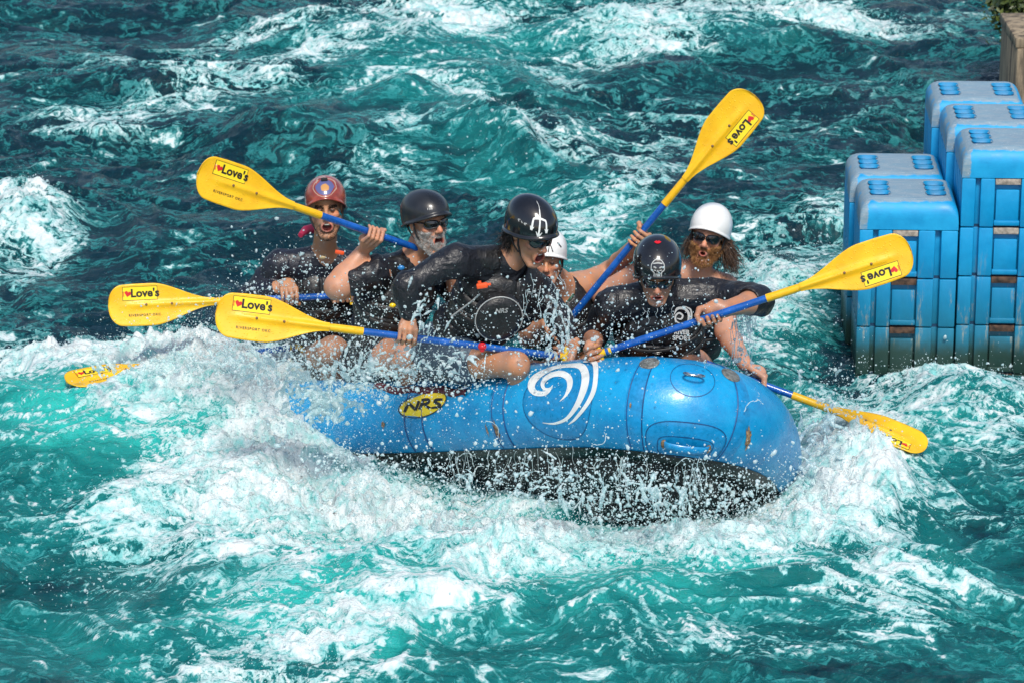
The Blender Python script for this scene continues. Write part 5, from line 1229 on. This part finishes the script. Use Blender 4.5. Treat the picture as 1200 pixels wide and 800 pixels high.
# ---------------------------------------------------------------- spray, splashes and drips
def watery(name, lo, hi, a_lo, a_hi, asc, rough):
    """white water: scatters light through itself, glossy skin, gaps"""
    t = NT(name); tc = t.n('TexCoord').outputs['Object']
    n1 = t.n('TexNoise', Vector=tc, Scale=asc, Detail=5.0, Roughness=.65).outputs[0]; n2 = t.n('TexNoise', Vector=tc, Scale=110.0, Detail=4.0, Roughness=.7).outputs[0]
    c = t.mix(t.ramp(n1, .3, .7), lo, hi); nrm = t.bump(n2, .4, .005)
    t.P(Base_Color=c, Roughness=rough, Normal=nrm)
    tr = t.n('BsdfTranslucent', Color=c, Normal=nrm); m1 = t.n('MixShader', Fac=.5); t.t.links.new(t.b.outputs[0], m1.inputs[1]); t.t.links.new(tr.outputs[0], m1.inputs[2])
    tp = t.n('BsdfTransparent'); m2 = t.n('MixShader'); t.put(m2.inputs[0], t.ramp(t.math('ADD', t.math('MULTIPLY', n1, .6), t.math('MULTIPLY', n2, .5)), .40, .64, a_lo, a_hi))
    t.t.links.new(tp.outputs[0], m2.inputs[1]); t.t.links.new(m1.outputs[0], m2.inputs[2]); t.t.links.new(m2.outputs[0], t.o.inputs[0]); return t.m
M_SPRAY = watery('spray_water', (.72, .93, .94), (.93, .97, .97), .55, .85, 30.0, .15)
M_FOAM = watery('splash_foam', (.62, .90, .91), (.93, .97, .97), .05, .9, 24.0, .25)
R_ = np.random.RandomState(21)
t_ = bmesh.new(); bmesh.ops.create_icosphere(t_, subdivisions=1, radius=1); ICO_V = np.array([v.co[:] for v in t_.verts]); ICO_F = np.array([[v.index for v in f.verts] for f in t_.faces]); t_.free()
def drops_mesh(name, P, size, stretch=1.8, vel=None, rs=R_):
    n = len(P); d = rs.randn(n, 3) if vel is None else vel + rs.randn(n, 3) * .35; d /= np.linalg.norm(d, axis=1)[:, None] + 1e-9
    el_ = 1 + (stretch - 1) * rs.rand(n) ** 2
    V = ICO_V[None] * (1 + .22 * rs.randn(n, len(ICO_V), 1)); al_ = (V @ d[:, :, None])
    V = V + d[:, None, :] * al_ * (el_[:, None, None] - 1)
    V = P[:, None] + V * size[:, None, None]
    F_ = ICO_F[None] + (np.arange(n) * len(ICO_V))[:, None, None]
    return set_quads(name, V.reshape(-1, 3), F_.reshape(-1, 3), 3)
def emit(px, py, Y, sx, sy, sY, n, size, shape='gauss', rot=0.0):
    n = int(n * (.40 if 320 < px < 880 and py < 430 else .32 if px < 390 and 400 < py < 560 else .60))
    """drops in the air round a place measured in the photo"""
    r = R_.randn(n, 3) if shape == 'gauss' else R_.uniform(-1.6, 1.6, (n, 3)); a = math.radians(rot)
    c = U(px, py, Y); k = np.linalg.norm(c - CAM) / FPX
    u, v = r[:, 0] * sx, r[:, 1] * sy; x = u * math.cos(a) - v * math.sin(a); y = u * math.sin(a) + v * math.cos(a)
    P = c + x[:, None] * k * RGT - y[:, None] * k * UPV + r[:, 2:3] * sY * np.array([0, 1, 0])
    # clumping: keep the drops where a noise field is high
    m = vnoise3(P, 9.0, 3) + .6 * vnoise3(P, 25.0, 4) + R_.rand(n) * .9 > .35; P = P[m]
    S_ = size * .001 * np.exp(R_.randn(len(P)) * .62 + .12); return P, np.clip(S_, .0010, .013)
EM = [ # px, py, Y, sx, sy, sY, n, size(mm)
 (235, 412, .7, 60, 16, .25, 2600, 2.3), (90, 430, .6, 60, 16, .2, 1500, 2.0), (160, 415, .9, 30, 14, .2, 700, 2.3), (245, 395, .8, 40, 20, .2, 1500, 2.0), (300, 425, .7, 34, 26, .2, 2000, 2.2),
 (350, 430, .5, 50, 22, .2, 4500, 2.2), (420, 425, .15, 50, 22, .15, 4200, 2.1), (500, 425, -.1, 40, 20, .15, 3200, 2.0), (400, 370, .3, 60, 36, .2, 2600, 1.8), (340, 350, 1.1, 36, 34, .15, 1800, 2.0),
 (300, 370, 1.1, 20, 24, .2, 1400, 2.2), (360, 320, 1.05, 40, 26, .1, 1100, 1.9), (450, 380, .1, 30, 30, .1, 1300, 1.7), (500, 360, -.2, 36, 34, .1, 1300, 1.7), (580, 385, -.35, 50, 30, .1, 2300, 1.6), (645, 375, -.15, 18, 36, .15, 2000, 2.0),
 (660, 405, -.2, 26, 14, .1, 900, 1.8), (720, 380, -.45, 36, 30, .1, 1500, 1.9), (780, 400, -.5, 50, 22, .08, 1500, 1.6), (800, 360, -.5, 50, 26, .08, 700, 1.5), (872, 400, .1, 12, 32, .1, 1300, 1.8), (860, 430, .1, 16, 14, .1, 500, 1.9), (760, 330, -.4, 26, 26, .1, 350, 1.5),
 (370, 465, -.1, 40, 18, .2, 2400, 2.2), (330, 500, .3, 30, 16, .2, 1300, 2.4), (450, 446, -.1, 50, 8, .1, 1600, 2.1), (560, 445, -.25, 40, 12, .08, 900, 1.8), (400, 545, -.2, 36, 14, .1, 1300, 2.3),
 (450, 565, -.5, 60, 22, .1, 3000, 2.1), (560, 575, -.75, 60, 22, .1, 3000, 2.1), (680, 590, -.95, 60, 30, .1, 4400, 2.1), (790, 590, -1.0, 50, 30, .1, 4600, 2.1), (880, 590, -.7, 34, 24, .1, 2600, 2.1), (740, 545, -.85, 90, 18, .06, 1500, 1.8),
 (700, 500, -.8, 120, 30, .05, 500, 1.5), (560, 480, -.4, 60, 26, .05, 500, 1.5),
 (980, 500, .5, 26, 44, .2, 3000, 2.1), (960, 580, -.1, 44, 36, .25, 4400, 2.2), (1020, 590, .0, 50, 34, .2, 2200, 2.1), (900, 640, -.6, 70, 24, .2, 3600, 2.1), (760, 650, -1.0, 90, 20, .15, 3600, 2.1), (600, 640, -.9, 90, 24, .15, 2400, 2.0),
 (40, 262, 5.0, 34, 18, .3, 900, 3.2), (70, 245, 5.0, 24, 12, .2, 250, 3.0), (900, 345, 2.0, 20, 26, .3, 500, 2.6), (930, 330, 3.0, 26, 40, .3, 600, 2.8), (870, 420, 1.4, 24, 30, .3, 500, 2.2), (590, 160, 6.4, 40, 16, .3, 500, 3.0), (350, 78, 9.5, 12, 6, .2, 150, 3.5), (690, 45, 11, 40, 6, .3, 300, 4),
 (1150, 455, 1.7, 40, 14, .2, 1600, 2.3), (1100, 450, 1.8, 30, 8, .2, 600, 2.2), (1050, 440, 1.9, 40, 14, .1, 400, 2.0), (120, 590, -.2, 90, 40, .15, 900, 1.9), (260, 640, -.6, 90, 40, .1, 1400, 1.9), (120, 700, -1.2, 60, 30, .1, 900, 1.8), (350, 600, -.4, 90, 40, .1, 2200, 2.0)]
PS, SS = zip(*[emit(*e) for e in EM]); PS = np.concatenate(PS); SS = np.concatenate(SS)
# spray thrown up off thick foam on the river
fx, fy = np.where((F > .42) & (abs(GX) < 3.2) & (GY > -2.6) & (GY < 11)); k = R_.randint(0, len(fx), 26000); hh = -np.log(R_.rand(26000) + 1e-6) * .016
PF = np.stack([GX[fx[k], fy[k]], GY[fx[k], fy[k]], WH[fx[k], fy[k]] + hh], 1) + R_.randn(26000, 3) * np.array([.01, .01, .003])
PS = np.concatenate([PS, PF]); SS = np.concatenate([SS, .0018 * np.exp(R_.randn(26000) * .4)])
tag(link('spray', drops_mesh('spray', PS, SS), M_SPRAY, None, True), kind='stuff')
# fine mist hanging round the hull and over the left crest
MI = [(250, 400, .8, 70, 24, .3, 9000, .75), (330, 415, .5, 50, 26, .3, 8000, .75), (420, 430, .2, 60, 20, .2, 7000, .7), (960, 530, .3, 34, 50, .3, 9000, .75), (700, 600, -.9, 120, 24, .15, 9000, .7), (520, 570, -.6, 80, 18, .15, 5000, .7), (390, 480, -.1, 50, 22, .15, 5000, .7)]
PM = np.concatenate([U(a[0], a[1], a[2]) + (lambda r: (r[:, :1] * a[3] * RGT - r[:, 1:2] * a[4] * UPV) / 237 + r[:, 2:3] * a[5] * np.array([0, 1, 0]))(R_.randn(a[6], 3)) for a in MI])
PM = PM[vnoise3(PM, 7.0, 8) + .5 * vnoise3(PM, 20.0, 9) + R_.rand(len(PM)) * .5 > .1]
tag(link('mist', drops_mesh('mist', PM, .00085 * np.exp(R_.randn(len(PM)) * .25), 1.5), M_SPRAY, None, True), kind='stuff')
# drops and foam lying on the tube
n = 8000; s_ = R_.uniform(24 * .6, 24 * 7.5, n); v_ = R_.uniform(-.9, 1.3, n); P = tube_pt(s_, v_, .001); px_ = proj(P)[:, 0]
keep = (vnoise3(P, 12, 5) + .5 * vnoise3(P, 30, 6) + R_.rand(n) * .5 + np.clip((480 - px_) / 160, -.30, .7)) > .66
P = P[keep]; tag(link('droplets', drops_mesh('droplets', P, .0016 * np.exp(R_.randn(len(P)) * .45), 2.5), M_SPRAY, None, True), kind='stuff')
# liquid strands: short thrown arcs that melt together where they are thick
def arcs(px, py, Y, sx, sy, sY, n, v0, L, r, rs, spread=.6, sub=5):
    """thrown threads of water as chains of round cones"""
    out = []
    k = FPX
    for _ in range(n):
        a = rs.randn(3); p = U(px + a[0] * sx, py + a[1] * sy, Y + a[2] * sY); d = unit(np.array(v0, float) + rs.randn(3) * spread); l = L * (.4 + rs.rand()); seg = l / sub; rr = r * (.5 + rs.rand()); ph = rs.rand() * 6
        for i in range(sub):
            t = i / sub; q = p + d * seg; d = unit(d + np.array([0, 0, -.30]) + rs.randn(3) * .16); r1 = rr * (1 - .8 * t) * (1 + .35 * math.sin(ph + i * 2.1)); r2 = rr * (1 - .8 * (t + 1 / sub)) * (1 + .35 * math.sin(ph + (i + 1) * 2.1))
            out.append(cap(p, q, max(r1, .0016), max(r2, .0013), .012)); p = q
    return out
def splash(name, prims, vx=.006, nz=.006):
    V, Q = sdf_mesh(name, prims, vx); N = vnormals(V, Q); V = V + N * (vnoise3(V, 40, 2) * nz + vnoise3(V, 90, 3) * nz * .5)[:, None]
    return tag(link(name, set_quads(name, V, Q), M_FOAM, None, True), kind='stuff')
rs = np.random.RandomState(31)
splash('splash', arcs(375, 448, .10, 36, 9, .06, 50, (-.1, -.3, 1), .14, .008, rs) + arcs(380, 470, .10, 22, 12, .06, 50, (-.5, -.4, .5), .13, .011, rs) + arcs(440, 438, -.05, 30, 6, .05, 26, (0, -.2, 1), .12, .007, rs), .0065)
splash('splash', arcs(290, 425, .75, 36, 8, .12, 34, (-.4, -.2, 1), .15, .010, rs) + arcs(180, 432, .75, 70, 6, .12, 40, (-.2, -.2, 1), .11, .009, rs), .0075)
splash('splash', arcs(962, 540, .1, 18, 44, .12, 70, (.5, -.3, .8), .14, .008, rs) + arcs(900, 630, -.55, 50, 12, .1, 60, (.5, -.5, .6), .12, .008, rs), .0075)
splash('splash', arcs(650, 380, -.22, 9, 22, .05, 26, (.1, -.2, -.8), .10, .005, rs) + arcs(500, 372, -.26, 10, 20, .03, 18, (-.3, -.2, -.6), .09, .0045, rs) + arcs(520, 424, -.28, 26, 6, .03, 22, (.2, -.2, .6), .08, .006, rs), .005, .002)
splash('splash', arcs(690, 575, -.95, 70, 12, .05, 40, (.1, -.2, -.6), .10, .006, rs) + arcs(800, 580, -1.0, 40, 14, .05, 34, (.1, -.2, -.8), .12, .006, rs) + arcs(590, 560, -.8, 50, 10, .04, 30, (-.5, -.3, .3), .10, .005, rs), .0055, .003)
# drips: beaded vertical threads off the wet hull, sleeve and hands
b = MB()
def drip(p, L, r, d=(0, 0, -1), wob=.006):
    n = max(4, int(L / .018)); pts = []; rr = []; q = np.array(p, float); d = unit(d); ph = rs.rand() * 6
    for i in range(n + 1):
        t = i / n; pts.append(tuple(q + np.array([math.sin(ph + t * 7) * wob, math.cos(ph + t * 5) * wob, 0]))); q = q + d * L / n; rr.append(max(.0009, r * (.35 + .65 * abs(math.sin(ph + t * 11 + rs.rand()))) * (1 - .5 * t)))
    b.tube(pts, rr, 5)
for _ in range(60):
    px = rs.choice([rs.uniform(400, 905), rs.normal(745, 9), rs.normal(808, 10), rs.normal(640, 30), rs.normal(560, 25)]); s, v = locate(px, 545); q = tube_pt(s, -.75 - rs.rand() * .5, .01); drip(q + np.array([0, -.02, 0]), rs.uniform(.04, .30) * rs.uniform(.4, 1), rs.uniform(.0010, .0034), (rs.randn() * .16, -.05, -1), rs.uniform(.002, .010))
for _ in range(34): drip(U(rs.uniform(858, 884), rs.uniform(362, 378), -.12 + rs.rand() * .1), rs.uniform(.08, .28), rs.uniform(.0012, .0026), (rs.randn() * .05, 0, -1))
for _ in range(10): drip(U(rs.uniform(600, 660), rs.uniform(318, 350), -.2), rs.uniform(.05, .18), rs.uniform(.0012, .003), (rs.randn() * .3, 0, -1))
for _ in range(5): drip(U(rs.uniform(752, 790), rs.uniform(352, 364), -.28), rs.uniform(.03, .09), rs.uniform(.001, .002))
for _ in range(16): # thin loops of splash on the tube and before the hull
    px, py = rs.uniform(480, 900), rs.uniform(470, 600); s, v = locate(px, min(py, 530)); p0 = tube_pt(s, v, .02) + np.array([0, -.03, -(max(py - 530, 0)) / 237]); a0 = rs.rand() * 6; R0 = rs.uniform(.02, .07); n = 12
    pts = [tuple(p0 + np.array([math.cos(a0 + t * 2.6) * R0, -.02 * t, math.sin(a0 + t * 2.6) * R0]) + rs.randn(3) * .003) for t in np.linspace(0, 1, n)]; b.tube(pts, [rs.uniform(.0008, .0028) for _ in pts], 5)
tag(b.build('drips', M_SPRAY), kind='stuff')
